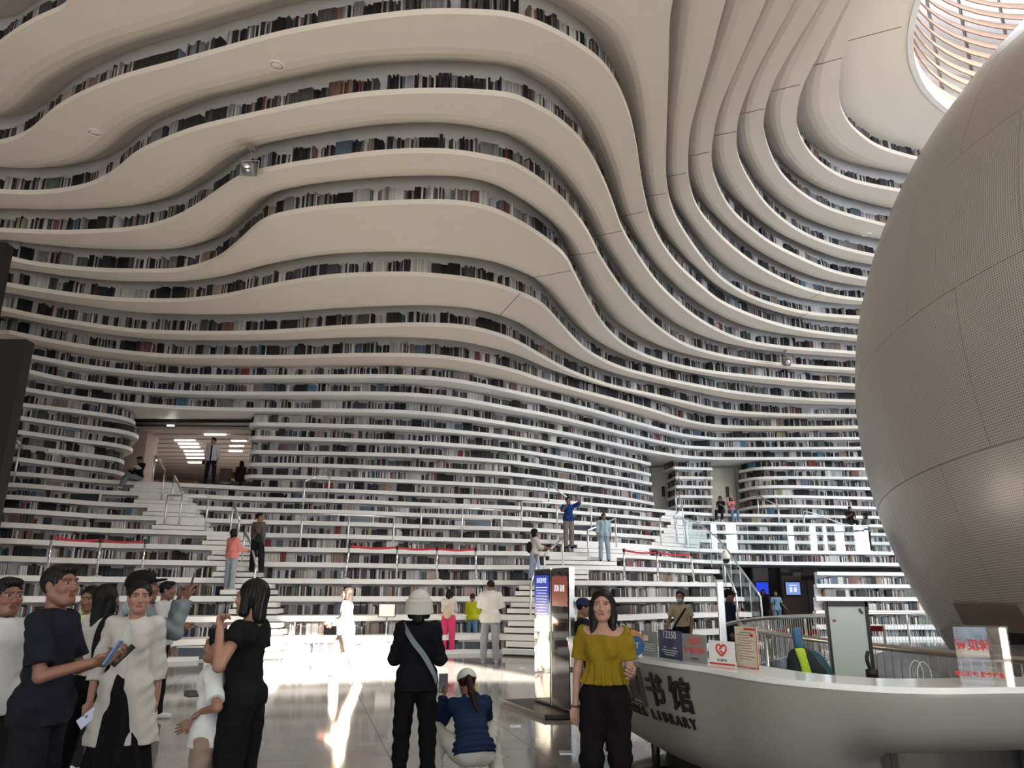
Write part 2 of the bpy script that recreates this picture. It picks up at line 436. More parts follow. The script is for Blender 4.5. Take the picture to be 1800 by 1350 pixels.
# ---- upright backs behind the books
BACKS = []     # (k, polyline)  books stand in front of it on tier k
for k in range(0, 34):
    if k == 5:
        f_ = [q for q in LIPS[6][0][0] if az(q) < .255]; srcs = [f_ + [(f_[-1][0] + .1, 33.0)]]
    elif k <= 10:
        srcs = [LIPS[k + 1][0][0]]
    elif k == 11: srcs = [f for f, c in LIPS[12]]
    elif k <= 33: srcs = [f for f, c in LIPS[k]]
    for s_ in srcs: BACKS.append((k, offset(s_, D)))
for k in range(0, 5): BACKS.append((k, offset(RLOW[k + 1], D)))
b = MB()
for k, P in BACKS:
    n = len(b.v); z0, z1 = ZT(k) - .02, ZT(k + 1) - .02 + (COVE if 20 <= k <= 32 else 0)
    for q in P: b.v += [(q[0], q[1], z0), (q[0], q[1], z1)]
    for i in range(len(P) - 1): b.f.append((n + 2 * i, n + 2 * i + 2, n + 2 * i + 3, n + 2 * i + 1))
b.build('back_panel', M_BACKP, shell)
# lid with the round rooflight opening
RL = on_z(1640, 62, ZT(34))
# ---- lid with the round rooflight opening
RC = Vector((17.6, 13.3)); RR = 7.75
b = MB(); n = 64
ring = [(RC.x + RR * math.cos(2 * PI * i / n), RC.y + RR * math.sin(2 * PI * i / n)) for i in range(n)]
outer = [(-29, 46), (-29, -12), (44, -12), (44, 46)]
z0, z1 = ZT(34) - TH, ZT(34) + .3
loops = [[Vector((p[0], p[1], 0)) for p in outer], [Vector((p[0], p[1], 0)) for p in ring]]
allp = outer + ring
tr = tessellate_polygon(loops)
for z in (z0, z1): b.v += [(p[0], p[1], z) for p in allp]
for t in tr: b.f.append(tuple(t)); b.f.append(tuple(len(allp) + i for i in t))
for i in range(n):
    j = (i + 1) % n; b.f.append((4 + i, 4 + j, len(allp) + 4 + j, len(allp) + 4 + i))
tag(b.build('ceiling', M_SOFFIT), kind='structure')
# rooflight drum lined with curved louvres
drum = tag(thing('rooflight', 'round rooflight with curved pale wooden louvres glowing above the sphere', 'rooflight', (RC.x, RC.y, z0)))
M_LOUV = mat('pale_oak_louvre', (0.30, 0.20, 0.145), 0.5)
M_DRUM = mat('rooflight_white', (0.72, 0.72, 0.74), 0.7)
b = MB(); b.lathe([(RR + 1.1, .3), (RR + 1.1, 6.2)], n=64); b.build('drum_wall', M_DRUM, drum, True)
b = MB(); b.lathe([(RR - .03, -.02), (RR + .12, -.02), (RR + .12, .45), (RR - .03, .45), (RR - .03, -.02)], n=72); b.build('rim', M_WHITE, drum)
for i in range(13):
    z = .50 + i * .44; b = MB()
    b.lathe([(RR - .02, z), (RR + .02, z), (RR + .14, z + .33), (RR + .10, z + .33), (RR - .02, z)], n=72)
    b.build('louvre', M_LOUV, drum)
b = MB()
for j in range(30):
    q = 2 * PI * j / 30; b.box((math.cos(q) * (RR + .28), math.sin(q) * (RR + .28), 3.1), (.08, .06, 5.6), q)
tag(b.build('bracket', M_GREY, drum), kind='stuff')
M_GLOW = mat('rooflight_lamp', (1, 1, 1), 0.5, emit=(1, .84, .62), estr=14)
b = MB(); lp = []
for j in range(11):
    q = PI * .86 + j * .045
    b.box((math.cos(q) * (RR + .8), math.sin(q) * (RR + .8), 2.4), (.05, .3, 2.6), q)
b.build('lamp', M_GLOW, drum)
b = MB(); b.lathe([(0.01, 6.2), (RR + 1.2, 6.2)], n=48); 
b.build('sky_glass', mat('rooflight_glass', (.9, .95, 1), .5, emit=(.85, .93, 1), estr=2.0), drum)

# ---- outer walls
tag(box_obj('wall_left', (-29.3, 17, 8), (.5, 60, 17), M_BACKP), kind='structure')
tag(box_obj('wall_right', (44.3, 17, 8), (.5, 60, 17), M_BACKP), kind='structure')
tag(box_obj('wall_rear', (7.5, 46.3, 8), (74, .5, 17), M_BACKP), kind='structure')
# entrance front behind the camera: unseen openings and bars laid out to shape the sunlight
WX0, WX1, WZ0, WZ1 = 11.0, 16.4, 10.9, 13.9
fr = tag(thing('wall_front', 'front wall', 'wall', (0, 0, 0)), kind='structure'); del fr['category']
M_FR = mat('front_wall', (0.45, 0.44, 0.43), .6)
Yf = -10
def fbox(x0, x1, z0, z1): return ((x0 + x1) / 2, Yf, (z0 + z1) / 2), (x1 - x0, .4, z1 - z0)
b = MB()
LOWZ = 5.3
for q in ((-29, WX0, LOWZ, 16.5), (WX1, 44, LOWZ, 16.5), (WX0, WX1, WZ1, 16.5), (WX0, WX1, LOWZ, WZ0), (-29, -22, 0, LOWZ), (36, 44, 0, LOWZ)): b.box(*fbox(*q))
b.build('front_wall_panel', M_FR, fr)
b = MB()
for i in range(30): b.box((-22 + 2 * i, Yf, LOWZ / 2), ((.4, .75, .35, 1.1, .5)[i % 5], .3, LOWZ))
b.build('front_mullion', M_WHITE, fr)
M_PANE = mat('glowing_window', (.5, .5, .5), .5, emit=(.88, .94, 1), estr=2.2)  # glowing panes added on the solid wall for bright strips in reflections
for i, (x0_, x1_) in enumerate(((-13, -11.8), (-11.3, -10.5), (-9, -7.2), (-6.7, -5.8), (-4.5, -2.6), (-2.2, -1.2), (1, 3), (5, 7.5), (21, 24))):
    tag(box_obj('window_%d' % (i + 1), ((x0_ + x1_) / 2, Yf + .22, 8.0), (x1_ - x0_, .04, 4.6), M_PANE), kind='structure')
rw = bpy.data.objects.new('window_right', None); col.objects.link(rw); rw['kind'] = 'structure'
b = MB(); y_ = -13.2; nx_, ny_ = -.914, .406  # unseen bars added before the lamp to split its reflection into strips
for i, w_ in enumerate((.9, 1.5, .6, 1.3, .8, 1.2, .6, 1.6, .7, 1.4, .8, 1.1, .6, 1.2)):
    s_ = y_ + w_ / 2; b.box((40 + nx_ * 1.0 + .406 * s_, 10 + ny_ * 1.0 + .914 * s_, 8), (.25, w_, 15), math.atan2(ny_, nx_)); y_ += w_ + (1.0, .7, 1.3, .9)[i % 4]
b.box((40 + nx_ * .9, 10 + ny_ * .9, 6.6), (.2, 26, .14), math.atan2(ny_, nx_)); b.build('strip_bar', M_GREY, rw)
# ---- floor of polished stone slabs
M_JOINT = mat('floor_joint', (0.16, 0.155, 0.15), .6)
def stone(name, tint):
    m = bpy.data.materials.new(name); m.use_nodes = True; nt = m.node_tree; p = nt.nodes['Principled BSDF']
    tc = nt.nodes.new('ShaderNodeTexCoord'); n1 = nt.nodes.new('ShaderNodeTexNoise'); n1.inputs['Scale'].default_value = 60; n1.inputs['Detail'].default_value = 6
    n2 = nt.nodes.new('ShaderNodeTexNoise'); n2.inputs['Scale'].default_value = .8
    geo = nt.nodes.new('ShaderNodeNewGeometry')
    nt.links.new(geo.outputs['Position'], n1.inputs['Vector']); nt.links.new(geo.outputs['Position'], n2.inputs['Vector'])
    r = nt.nodes.new('ShaderNodeValToRGB'); r.color_ramp.elements[0].position = .35; r.color_ramp.elements[1].position = .65
    r.color_ramp.elements[0].color = (*[c * .86 for c in tint], 1); r.color_ramp.elements[1].color = (*tint, 1)
    nt.links.new(n1.outputs['Fac'], r.inputs[0]); nt.links.new(r.outputs[0], p.inputs['Base Color'])
    mr = nt.nodes.new('ShaderNodeMapRange'); mr.inputs[3].default_value = .05; mr.inputs[4].default_value = .11
    nt.links.new(n2.outputs['Fac'], mr.inputs[0]); nt.links.new(mr.outputs[0], p.inputs['Roughness'])
    p.inputs['Specular IOR Level'].default_value = .75
    return m
M_STONE = [stone('polished_floor_stone', (0.25, 0.25, 0.243)), stone('polished_floor_stone_b', (0.238, 0.238, 0.232))]
fl = tag(box_obj('floor', (7.5, 17, -.14), (74, 60, .24), M_JOINT), kind='structure')
T = 1.5; th = math.radians(15); ux = Vector((math.cos(th), math.sin(th))); uy = Vector((-math.sin(th), math.cos(th)))
tm = []
for m_ in M_STONE:
    b = MB(); b.box((0, 0, 0), (T - .006, T - .006, .02)); me = b.mesh('floor_tile'); me.materials.append(m_); tm.append(me)
rest = MB(); ntile = 0
cells = []
for i in range(-30, 34):
    for j in range(-10, 34):
        c = ux * (i * T) + uy * (j * T) + Vector((.2, 0))
        if c.x < -30 or c.x > 44 or c.y < -9 or c.y > 40: continue
        vis = c.y > 5.2 and c.y < 22 and abs(c.x) < c.y * .74 + 1.0
        cells.append((c.length if vis else 1e3 + c.length, c.x, c.y))
cells.sort()
fM = Matrix.Rotation(th, 3, 'Z')
for n_, (d_, x_, y_) in enumerate(cells):
    if n_ < 296 and d_ < 1e3:
        o = link('floor_tile', tm[random.random() < .35], fl); o.location = (x_, y_, -.01); o.rotation_euler = (0, 0, th)
    else:
        rest.box((x_, y_, -.01), (T - .006, T - .006, .02), th)
tag(rest.build('floor_tile', M_STONE[0], fl), kind='stuff')
# plinth the lowest books stand on
P0 = BACKS[0][1]
pl = MB(); pl.prism(offset(P0, -.36) + [(10.8, 33), (-29, 33)], 0.0, .1); pl.prism(offset(RLOW[1], -.02) + [(30, 33), (az(RLOW[1][0]) * 33, 33)], 0.0, .1); pl.build('plinth', M_WHITE, shell)

# ---- books
PAL = [((.010, .010, .012), 30), ((.03, .03, .034), 16), ((.08, .08, .085), 10), ((.22, .22, .225), 12), ((.42, .42, .43), 15), ((.58, .57, .56), 9),
       ((.19, .10, .09), 3), ((.17, .04, .04), 2), ((.10, .14, .19), 3), ((.07, .18, .26), 1.3), ((.30, .27, .15), 1.3), ((.11, .14, .11), 1.5), ((.25, .19, .15), 3), ((.36, .28, .27), 3)]
PALC = [p[0] for p in PAL]; PALW = [p[1] for p in PAL]
CN = ['black', 'charcoal', 'dark grey', 'mid grey', 'pale grey', 'cream white', 'rust red', 'dark red', 'slate blue', 'blue', 'yellow ochre', 'dark green', 'tan', 'pink']
rb = random.Random(11)
SING = []; bv = []; bf = []; bc = []
def tier_books(k, P, step_skip=None):
    seg = [0]
    for i in range(1, len(P)): seg.append(seg[-1] + math.dist(P[i], P[i - 1]))
    s = .15; i = 0; tot = seg[-1] - .1; theme = rb.choices(range(len(PALC)), PALW)[0]; H0 = .30
    left_run = 0
    while s < tot:
        if left_run <= 0:
            left_run = rb.randint(2, 9); theme = rb.choices(range(len(PALC)), PALW)[0]; H0 = rb.uniform(.23, .315)
            if rb.random() < .24: s += rb.uniform(.03, .22); 
            uni = rb.random() < .36
        w = rb.uniform(.022, .05) if k < 4 else rb.uniform(.028, .062)
        h = H0 * (1 if uni else rb.uniform(.8, 1.04)); h = min(h, .32) * (1.36 if k >= 20 and P[len(P) // 2][1] < 60 and s < tot * .62 else 1.14 if k >= 20 else 1)
        ci = theme if uni or rb.random() < .3 else rb.choices(range(len(PALC)), PALW)[0]
        left_run -= 1
        while i < len(seg) - 2 and seg[i + 1] < s: i += 1
        t = (s - seg[i]) / max(1e-6, seg[i + 1] - seg[i])
        x = P[i][0] + (P[i + 1][0] - P[i][0]) * t; y = P[i][1] + (P[i + 1][1] - P[i][1]) * t
        s += w + .002
        if y < 0 or abs(x) > abs(y) * .85 + 3 or x > 19: continue
        a = math.atan2(P[i + 1][1] - P[i][1], P[i + 1][0] - P[i][0])
        if step_skip and any(lo < x / y < hi for lo, hi in step_skip): continue
        z = ZT(k) + (.1 if k == 0 else 0)
        c0 = PALC[ci]; jit = rb.uniform(.8, 1.2); c = tuple(min(.8, q * jit) for q in c0)
        SING.append((x, y, z, a, w, h, c, ci, k))
# stair runs (azimuth from camera) where a flight replaces the books
def AZ(px, y=1037):
    d = ray(px, y); return d.x / d.y
STL = {0: (420, 494), 1: (413, 492), 2: (410, 486), 3: (394, 476), 4: (380, 450), 5: (371, 443), 6: (361, 440), 7: (271, 357), 8: (256, 341), 9: (240, 328), 10: (233, 307)}
STR_ = {0: (889, 943), 1: (893, 943), 2: (898, 943), 3: (912, 960), 4: (945, 1035), 5: (966, 1084), 6: (1015, 1141), 7: (1152, 1228), 8: (1166, 1240), 9: (1178, 1215), 10: (1168, 1200)}
YPIX = {0: 1130, 1: 1098, 2: 1062, 3: 1035, 4: 1005, 5: 985, 6: 965, 7: 945, 8: 915, 9: 895, 10: 870}
for bi, (k, P) in enumerate(BACKS):
    skip = []
    if bi >= len(BACKS) - 5: tier_books(k, P, []); continue
    if k in STL: skip = [(AZ(STL[k][0], YPIX[k]), AZ(STL[k][1], YPIX[k])), (AZ(STR_[k][0], YPIX[k]), AZ(STR_[k][1], YPIX[k]))]
    if k == 11: pass
    if k == 5: skip.append((.25, 9))
    if k < 5: skip.append((TIPAZ[k + 1] - .012, 9))
    tier_books(k, P, skip)
print('books', len(SING))
def vis_rank(q):
    x, y, z = q[:3]
    t = x / y
    if z > 1.2 or y < 0: return 1e9
    px = 900 + 1310 * t / 1.055
    if px < 20 or px > 1262: return 1e9
    if q[8] <= 2 and (508 < px < 560 or 640 < px < 672 or 720 < px < 760 or 520 < px < 600 or 300 < px < 392 or 1120 < px < 1180 or 1220 < px < 1262 or 50 < px < 78): return math.hypot(x, y) - q[5] * 4 - (2.5 if px > 1100 else 0)
    return 1e9
order = sorted(range(len(SING)), key=lambda i: vis_rank(SING[i]))
single = set(i for i in order[:292] if vis_rank(SING[i]) < 1e8)
DEP = .17
cm = {}
for i in sorted(single):
    x, y, z, a, w, h, c, ci, k = SING[i]
    hk = round(h * 25) / 25; wk = round(w * 150) / 150; key = (ci, hk, wk)
    if key not in cm:
        b = MB(); b.box((0, -DEP / 2, hk / 2), (wk, DEP, hk)); b.box((0, -DEP - .001, hk * .78), (wk * .8, .002, hk * .06))
        me = b.mesh('book'); cm[key] = me
        me.materials.append(mat('book_cloth_' + CN[ci].replace(' ', '_'), PALC[ci], .55)); me.materials.append(mat('book_label', (.6, .58, .5), .5))
        for p_ in list(me.polygons)[6:]: p_.material_index = 1
    o = link('book', cm[key]); o.location = (x, y, z); o.rotation_euler = (0, 0, a)
    px = 900 + 1310 * (x / y) / 1.055
    where = ('far left behind people' if px < 300 else 'left of the left stair' if px < 420 else 'right of the left stair' if px < 585 else 'behind the sunlit visitors' if px < 900 else 'above the service desk')
    row = ['floor row', 'second row', 'third row'][k]
    tag(o, f'{"thick" if w > .036 else "slim"} {"tall" if h > .27 else "short"} {CN[ci]} book, {row}, {where}', 'book', 'shelved books in the lowest rows, ' + where)
V = np.array([q[:6] for i, q in enumerate(SING) if i not in single], float)
Cc = np.array([q[6] for i, q in enumerate(SING) if i not in single], float)
X, Yv, Zv, A, W, Hh = V.T
ca, sa = np.cos(A), np.sin(A)
def corner(lx, ly, lz): return np.stack([X + ca * lx - sa * ly, Yv + sa * lx + ca * ly, Zv + lz], 1)
cs = [corner(-W / 2, -DEP, 0 * X), corner(W / 2, -DEP, 0 * X), corner(W / 2, -DEP, Hh), corner(-W / 2, -DEP, Hh),
      corner(-W / 2, 0 * X, 0 * X), corner(W / 2, 0 * X, 0 * X), corner(W / 2, 0 * X, Hh), corner(-W / 2, 0 * X, Hh)]
vv = np.stack(cs, 1).reshape(-1, 3); N = len(X)
fq = np.array([(0, 1, 2, 3), (3, 2, 6, 7), (1, 5, 6, 2), (4, 0, 3, 7)])
ff = (np.arange(N)[:, None, None] * 8 + fq[None]).reshape(-1)
me = bpy.data.meshes.new('book_rows'); me.vertices.add(len(vv)); me.vertices.foreach_set('co', vv.reshape(-1))
me.loops.add(len(ff)); me.loops.foreach_set('vertex_index', ff.astype(np.int32))
me.polygons.add(N * 4); me.polygons.foreach_set('loop_start', np.arange(0, N * 16, 4, dtype=np.int32)); me.update(calc_edges=True)
ca_ = me.color_attributes.new('Col', 'FLOAT_COLOR', 'CORNER')
cc = np.repeat(np.concatenate([Cc, np.ones((N, 1))], 1), 16, 0); ca_.data.foreach_set('color', cc.reshape(-1).astype(np.float32))
tag(link('book_rows', me, None, M_BOOKS), 'thousands of book spines filling the tiers of the white shelf wall', 'books', kind='stuff')

# ---- stairs: two intermediate blocks in front of every tier riser
def tier_Y(k, t):
    """depth of tier k's front edge along azimuth t"""
    F_ = LIPS[k][0][0]; best = None
    for i in range(len(F_) - 1):
        t0, t1 = az(F_[i]), az(F_[i + 1])
        if (t0 - t) * (t1 - t) <= 0 and t0 != t1:
            q = (t - t0) / (t1 - t0); return F_[i][1] + (F_[i + 1][1] - F_[i][1]) * q
    return F_[-1][1]
def stair(name, label, ST):
    st = thing(name, label, 'stairs', (0, 0, 0))
    for k, (xa, xb) in ST.items():
        ta, tb = AZ(xa, YPIX[k]), AZ(xb, YPIX[k])
        for j in (1, 2):
            P = []
            for i in range(7):
                t = ta + (tb - ta) * i / 6
                Yf_ = tier_Y(k + 1, t); Yn = tier_Y(k, t) if k > 0 else Yf_ - .95
                dep = (Yf_ - Yn) / 3
                Y_ = Yf_ - dep * (3 - j)
                e = .05 * (2 - j)
                P.append(((t - (e if i == 0 else 0) * .1) * Y_, Y_))
            back = [(q[0] * 1.0, q[1] + dep * (3 - j) + .3) for q in P][::-1]
            b = MB(); zt = ZT(k) + TP * j / 3
            b.prism(P + back, zt - .115, zt)
            b.build('step', M_WHITE, st)
            b = MB(); Pi = [(q[0], q[1] + .05) for q in P]; Pi[0] = (Pi[0][0] + .05, Pi[0][1]); Pi[-1] = (Pi[-1][0] - .05, Pi[-1][1])
            b.prism(Pi + [(q[0], q[1] + .2) for q in Pi][::-1], zt - .1567, zt - .11); b.build('riser', M_BLACKMET, st)
    return st
stair('stair', 'white stepped stair cutting up through the shelf terraces on the left', STL)
stair('stair', 'white stepped stair climbing to the right through the middle terraces', STR_)
# solid end of the lower terraces beside the entrance passage
b = MB()
for k in range(0, 5):
    e = LIPS[k + 1][0][0][-2]
    P = [(e[0] - .35, e[1] + .15), (e[0] - .35, 33), (e[0] - .55, 33), (e[0] - .55, e[1] + .15)]
    b.prism(P, ZT(k), ZT(k + 1) - TH)
b.build('end_panel', M_WHITE, shell)
# glass-fronted display niches set into the rows
def niche(name, label, px, y, k, w):
    t = AZ(px, y); Y = tier_Y(k + 1, t) + .1; x = t * Y
    a = 0.05 if px > 400 else .15
    n_ = thing(name, label, 'display case', (x, Y, ZT(k) + .02), a)
    box_obj('back', (0, .1, .14), (w, .04, .28), M_BLACKMET, n_)
    for q in ((0, 0, .285, w + .06, .03), (0, 0, 0, w + .06, .03)): box_obj('frame', (0, -.02, q[2]), (q[3], .12, .03), M_WHITE, n_)
    for s in (-1, 1): box_obj('frame', (s * w / 2, -.02, .14), (.035, .12, .3), M_WHITE, n_)
    box_obj('pane', (0, -.06, .14), (w - .03, .008, .25), mat('smoked_glass', (.05, .06, .075), .12), n_)
niche('display_case', 'long dark glass display case among books left of the upper stair', 127, 872, 9, 1.7)
niche('display_case', 'long dark display case below the angled handrail in the middle rows', 617, 893, 8, 1.6)
niche('display_case', 'dark glass display case between upper handrail posts above the bucket hat', 828, 901, 8, 1.5)
niche('display_case', 'pale green glass display case behind the man taking a photo', 1010, 912, 8, 1.9)
niche('display_case', 'framed display case at floor level behind the black shoulder bags', 318, 1150, 0, 1.1)
niche('display_case', 'glass display case at floor level behind the slim sign stand', 652, 1142, 0, 1.6)
niche('display_case', 'glass display case at floor level behind the pink trousers', 830, 1140, 0, 1.4)

# ---- round ceiling fittings
for px, y, k, lab in ((486, 115, 26, 'round white ceiling grille in the soffit above the spotlight'), (1523, 412, 30, 'small round ceiling grille beside the sphere'), (167, 233, 26, 'faint round ceiling hatch at the upper left'),
                      (636, 18, 27, '')):
    if not lab: continue
    q = on_z(px, y, ZT(k + (1 if k < 30 else 0)) - TH if px != 486 else ZT(26) - TH)
    if px == 167: q = on_z(px, y, ZT(26) - TH)
    t = thing('ceiling_grille', lab, 'ceiling grille', tuple(q))
    r = .17 if px != 1523 else .16
    b = MB(); b.lathe([(r, .0), (r, -.02), (r - .03, -.03), (r - .035, 0)], n=24); b.build('ring', M_WHITE, t, True)
    b = MB(); b.lathe([(0.001, -.02), (r - .06, -.02), (r - .06, 0)], n=24); b.build('disc', M_SOFFIT, t, True)
# ---- sphere
SC = Vector((15.25, 11.15, 4.87)); SR = 9.0
M_SPH = bpy.data.materials.new('perforated_metal'); M_SPH.use_nodes = True
nt = M_SPH.node_tree; p = nt.nodes['Principled BSDF']
p.inputs['Roughness'].default_value = .30; p.inputs['Specular IOR Level'].default_value = .6; p.inputs['Coat Weight'].default_value = .35; p.inputs['Coat Roughness'].default_value = .25
uv = nt.nodes.new('ShaderNodeUVMap')
mp = nt.nodes.new('ShaderNodeMapping'); mp.inputs['Scale'].default_value = (1500, 750, 1)
vor = nt.nodes.new('ShaderNodeTexVoronoi'); vor.inputs['Scale'].default_value = 1; vor.inputs['Randomness'].default_value = 0
nt.links.new(uv.outputs[0], mp.inputs[0]); nt.links.new(mp.outputs[0], vor.inputs['Vector'])
ls = nt.nodes.new('ShaderNodeMath'); ls.operation = 'LESS_THAN'; ls.inputs[1].default_value = .3
nt.links.new(vor.outputs['Distance'], ls.inputs[0])
mx = nt.nodes.new('ShaderNodeMix'); mx.data_type = 'RGBA'; mx.inputs[6].default_value = (.42, .39, .35, 1); mx.inputs[7].default_value = (.17, .155, .14, 1)
nt.links.new(ls.outputs[0], mx.inputs[0]); nt.links.new(mx.outputs[2], p.inputs['Base Color'])
sp = thing('spherical_auditorium', 'huge pale metal-clad sphere with perforated curved panels on the right', 'auditorium', tuple(SC))
# clad with curved panels: gores around a tilted axis, every panel a piece of its own
ax = Vector((0.10, 0.06, 1)).normalized(); e1 = ax.cross(Vector((0, 1, 0))).normalized(); e2 = ax.cross(e1)
def sph(lat, lon, r): return ax * (r * math.sin(lat)) + (e1 * math.cos(lon) + e2 * math.sin(lon)) * (r * math.cos(lat))
b = MB(); b.lathe([(max(.001, (SR - .12) * math.cos(q)), (SR - .12) * math.sin(q)) for q in [(-PI / 2 + PI * i / 40) for i in range(41)]], n=72)
b.build('core', mat('sphere_core', (.1, .095, .09), .8), sp, True)
cambase = math.atan2((EYE - SC).dot(e2), (EYE - SC).dot(e1))
NLAT, NLON = 12, 24
for i in range(NLAT):
    for j in range(NLON):
        la0, la1 = -PI / 2 + PI * i / NLAT, -PI / 2 + PI * (i + 1) / NLAT
        sh = (i % 2) * .5
        lo0, lo1 = 2 * PI * (j + sh) / NLON, 2 * PI * (j + 1 + sh) / NLON
        mid_ = (lo0 + lo1) / 2; dd = (mid_ - cambase + PI) % (2 * PI) - PI
        if abs(dd) > 1.9: continue
        g = .0005; gl = .0005 / max(.12, math.cos((la0 + la1) / 2)); vs = []; uvs = []
        if la0 > 0: pass
        na, nb = 8, 9
        for r_ in (SR, SR - .035):
            for a_ in range(na):
                for c_ in range(nb):
                    la = la0 + g + (la1 - la0 - 2 * g) * a_ / (na - 1); lo = lo0 + gl + (lo1 - lo0 - 2 * gl) * c_ / (nb - 1)
                    vs.append(sph(la, lo, r_)); uvs.append((lo / (2 * PI), (la + PI / 2) / PI))
        fs = []
        for a_ in range(na - 1):
            for c_ in range(nb - 1):
                q = a_ * nb + c_; fs.append((q, q + 1, q + nb + 1, q + nb))
        m0 = na * nb; ntop = len(fs); off0 = len(vs)
        vs += [v_.copy() for v_ in vs[:off0]]; uvs += uvs[:off0]
        rim = [c_ for c_ in range(nb)] + [a_ * nb + nb - 1 for a_ in range(1, na)] + [(na - 1) * nb + c_ for c_ in range(nb - 2, -1, -1)] + [a_ * nb for a_ in range(na - 2, 0, -1)]
        for q in range(len(rim)):
            u_, w_ = rim[q], rim[(q + 1) % len(rim)]; fs.append((w_ + off0, u_ + off0, u_ + m0 + off0, w_ + m0 + off0))
        me = bpy.data.meshes.new('panel'); me.from_pydata([tuple(q) for q in vs], [], fs)
        ul = me.uv_layers.new(name='UVMap')
        for lp_ in me.loops: ul.data[lp_.index].uv = uvs[lp_.vertex_index]
        me.materials.append(M_SPH); me.polygons.foreach_set('use_smooth', [i_ < (na - 1) * (nb - 1) for i_ in range(len(me.polygons))]); link('panel', me, sp)
# low side opening near its foot
dv = ray(1740, 1090); dv.normalize(); oc = EYE - SC; bq = oc.dot(dv); hit = EYE + dv * (-bq - math.sqrt(bq * bq - oc.dot(oc) + SR * SR))
M_PORT = mat('bronze_reveal', (.17, .135, .105), .45)
def sph_hit(x, y, r=SR):
    d = ray(x, y).normalized(); o_ = EYE - SC; q = o_.dot(d); return EYE + d * (-q - math.sqrt(max(0, q * q - o_.dot(o_) + r * r)))
op = [sph_hit(1684, 1056), sph_hit(1798, 1058), sph_hit(1850, 1128), sph_hit(1722, 1130)]
nrm = ((op[0] + op[2]) / 2 - SC).normalized()
b = MB(); vs = [q - SC + nrm * .10 for q in op] + [q - SC - nrm * .5 for q in op]
b.add(vs, [(0, 1, 2, 3), (7, 6, 5, 4), (0, 4, 5, 1), (1, 5, 6, 2), (2, 6, 7, 3), (3, 7, 4, 0)])
hb = b.build('side_opening', M_PORT, sp)
b = MB(); o2 = [sph_hit(1717, 1106), sph_hit(1850, 1108), sph_hit(1850, 1126), sph_hit(1722, 1126)]
vs = [q - SC + nrm * .14 for q in o2] + [q - SC for q in o2]
b.add(vs, [(0, 1, 2, 3), (7, 6, 5, 4), (0, 4, 5, 1), (1, 5, 6, 2), (2, 6, 7, 3), (3, 7, 4, 0)]); b.build('recess', M_BLACKMET, sp)

# ---- thin joints between the soffit panels
M_SEAM = mat('panel_joint', (.10, .095, .09), .8)
for k, a_, c_ in ((22, (867, 567), (915, 515)), (23, (927, 490), (1003, 476)), (24, (1000, 450), (1048, 443)), (25, (1042, 416), (1094, 406)), (26, (1092, 381), (1132, 372)), (27, (1131, 346), (1170, 340)), (28, (1172, 311), (1207, 304)),
                  (29, (1211, 275), (1248, 267)), (30, (1255, 239), (1294, 231)), (31, (1302, 201), (1343, 191)), (32, (1355, 161), (1406, 149)), (33, (1420, 118), (1480, 102)), (34, (1490, 72), (1585, 47)), (27, (1393, 563), (1420, 550)), (28, (1420, 528), (1443, 515))):
    z_ = ZT(k) - TH - .003; A_, B_ = on_z(*a_, z_), on_z(*c_, z_); v_ = B_ - A_
    box_obj('panel_joint', tuple((A_ + B_) / 2), (v_.length, .022, .004), M_SEAM, shell, math.atan2(v_.y, v_.x))
# ================================================================ left edge: black clad portal
e_ = at(53, 600, 15.6); zt_ = e_.z
b = MB(); b.box((e_.x - 3.0, 15.6, zt_ / 2), (6.0, .3, zt_))
tag(b.build('wall_block', M_BLACKMET), 'tall black clad wall block at the far left edge, its lower and wider part', 'wall block')
u_ = at(18, 430, 15.9)
b = MB(); b.box((u_.x - 3.0, 15.9, (zt_ + u_.z) / 2 + .0), (6.0, .28, u_.z - zt_ - .01))
tag(b.build('wall_block', M_BLACKMET), 'black clad upper block at the far left edge, set back above the wider one', 'wall block')

# ================================================================ reading room behind the left opening
M_PINK = mat('dusty_pink_plaster', (0.46, 0.37, 0.34), .7)
M_CEIL2 = mat('reading_room_ceiling', (0.42, 0.37, 0.35), .6)
M_STRIP = mat('strip_light', (1, 1, 1), .5, emit=(1, .93, .82), estr=6)
M_WOODD = mat('dark_walnut', (.07, .04, .03), .5)
zf = ZT(11); zc = ZT(17) - TH
rm = tag(thing('wall_1', 'x', 'x', (0, 0, 0)), kind='structure'); del rm['category']; del rm['label']; rm.name = 'wall_reading_room'
pl_, pr_ = at(243, 800, 29), at(452, 800, 29)
box_obj('room_back_wall', (-13, 45.8, (zf + zc) / 2), (22, .2, zc - zf), M_PINK, rm)
b = MB(); b.box((pl_.x - .55, 29.8, (zf + zc) / 2), (1.3, 1.0, zc - zf)); b.build('pillar', M_PINK, rm)
box_obj('room_side_wall', (pr_.x + 1.4, 38, (zf + zc) / 2), (.2, 16, zc - zf), M_PINK, rm)
box_obj('room_side_wall', (pl_.x - 6.0, 38, (zf + zc) / 2), (.2, 16, zc - zf), M_PINK, rm)
box_obj('head_beam', ((pl_.x + pr_.x) / 2, 28.2, zc - .06), (7.5, .5, .14), M_BLACKMET, rm)
for i in range(16):
    box_obj('ceiling_baffle', (-14.5, 29.2 + i * 1.05, zc - .16 ), (13, .8, .12), M_CEIL2, rm)
box_obj('room_ceiling', (-14.5, 37, zc - .02), (14, 17, .04), M_GREY, rm)
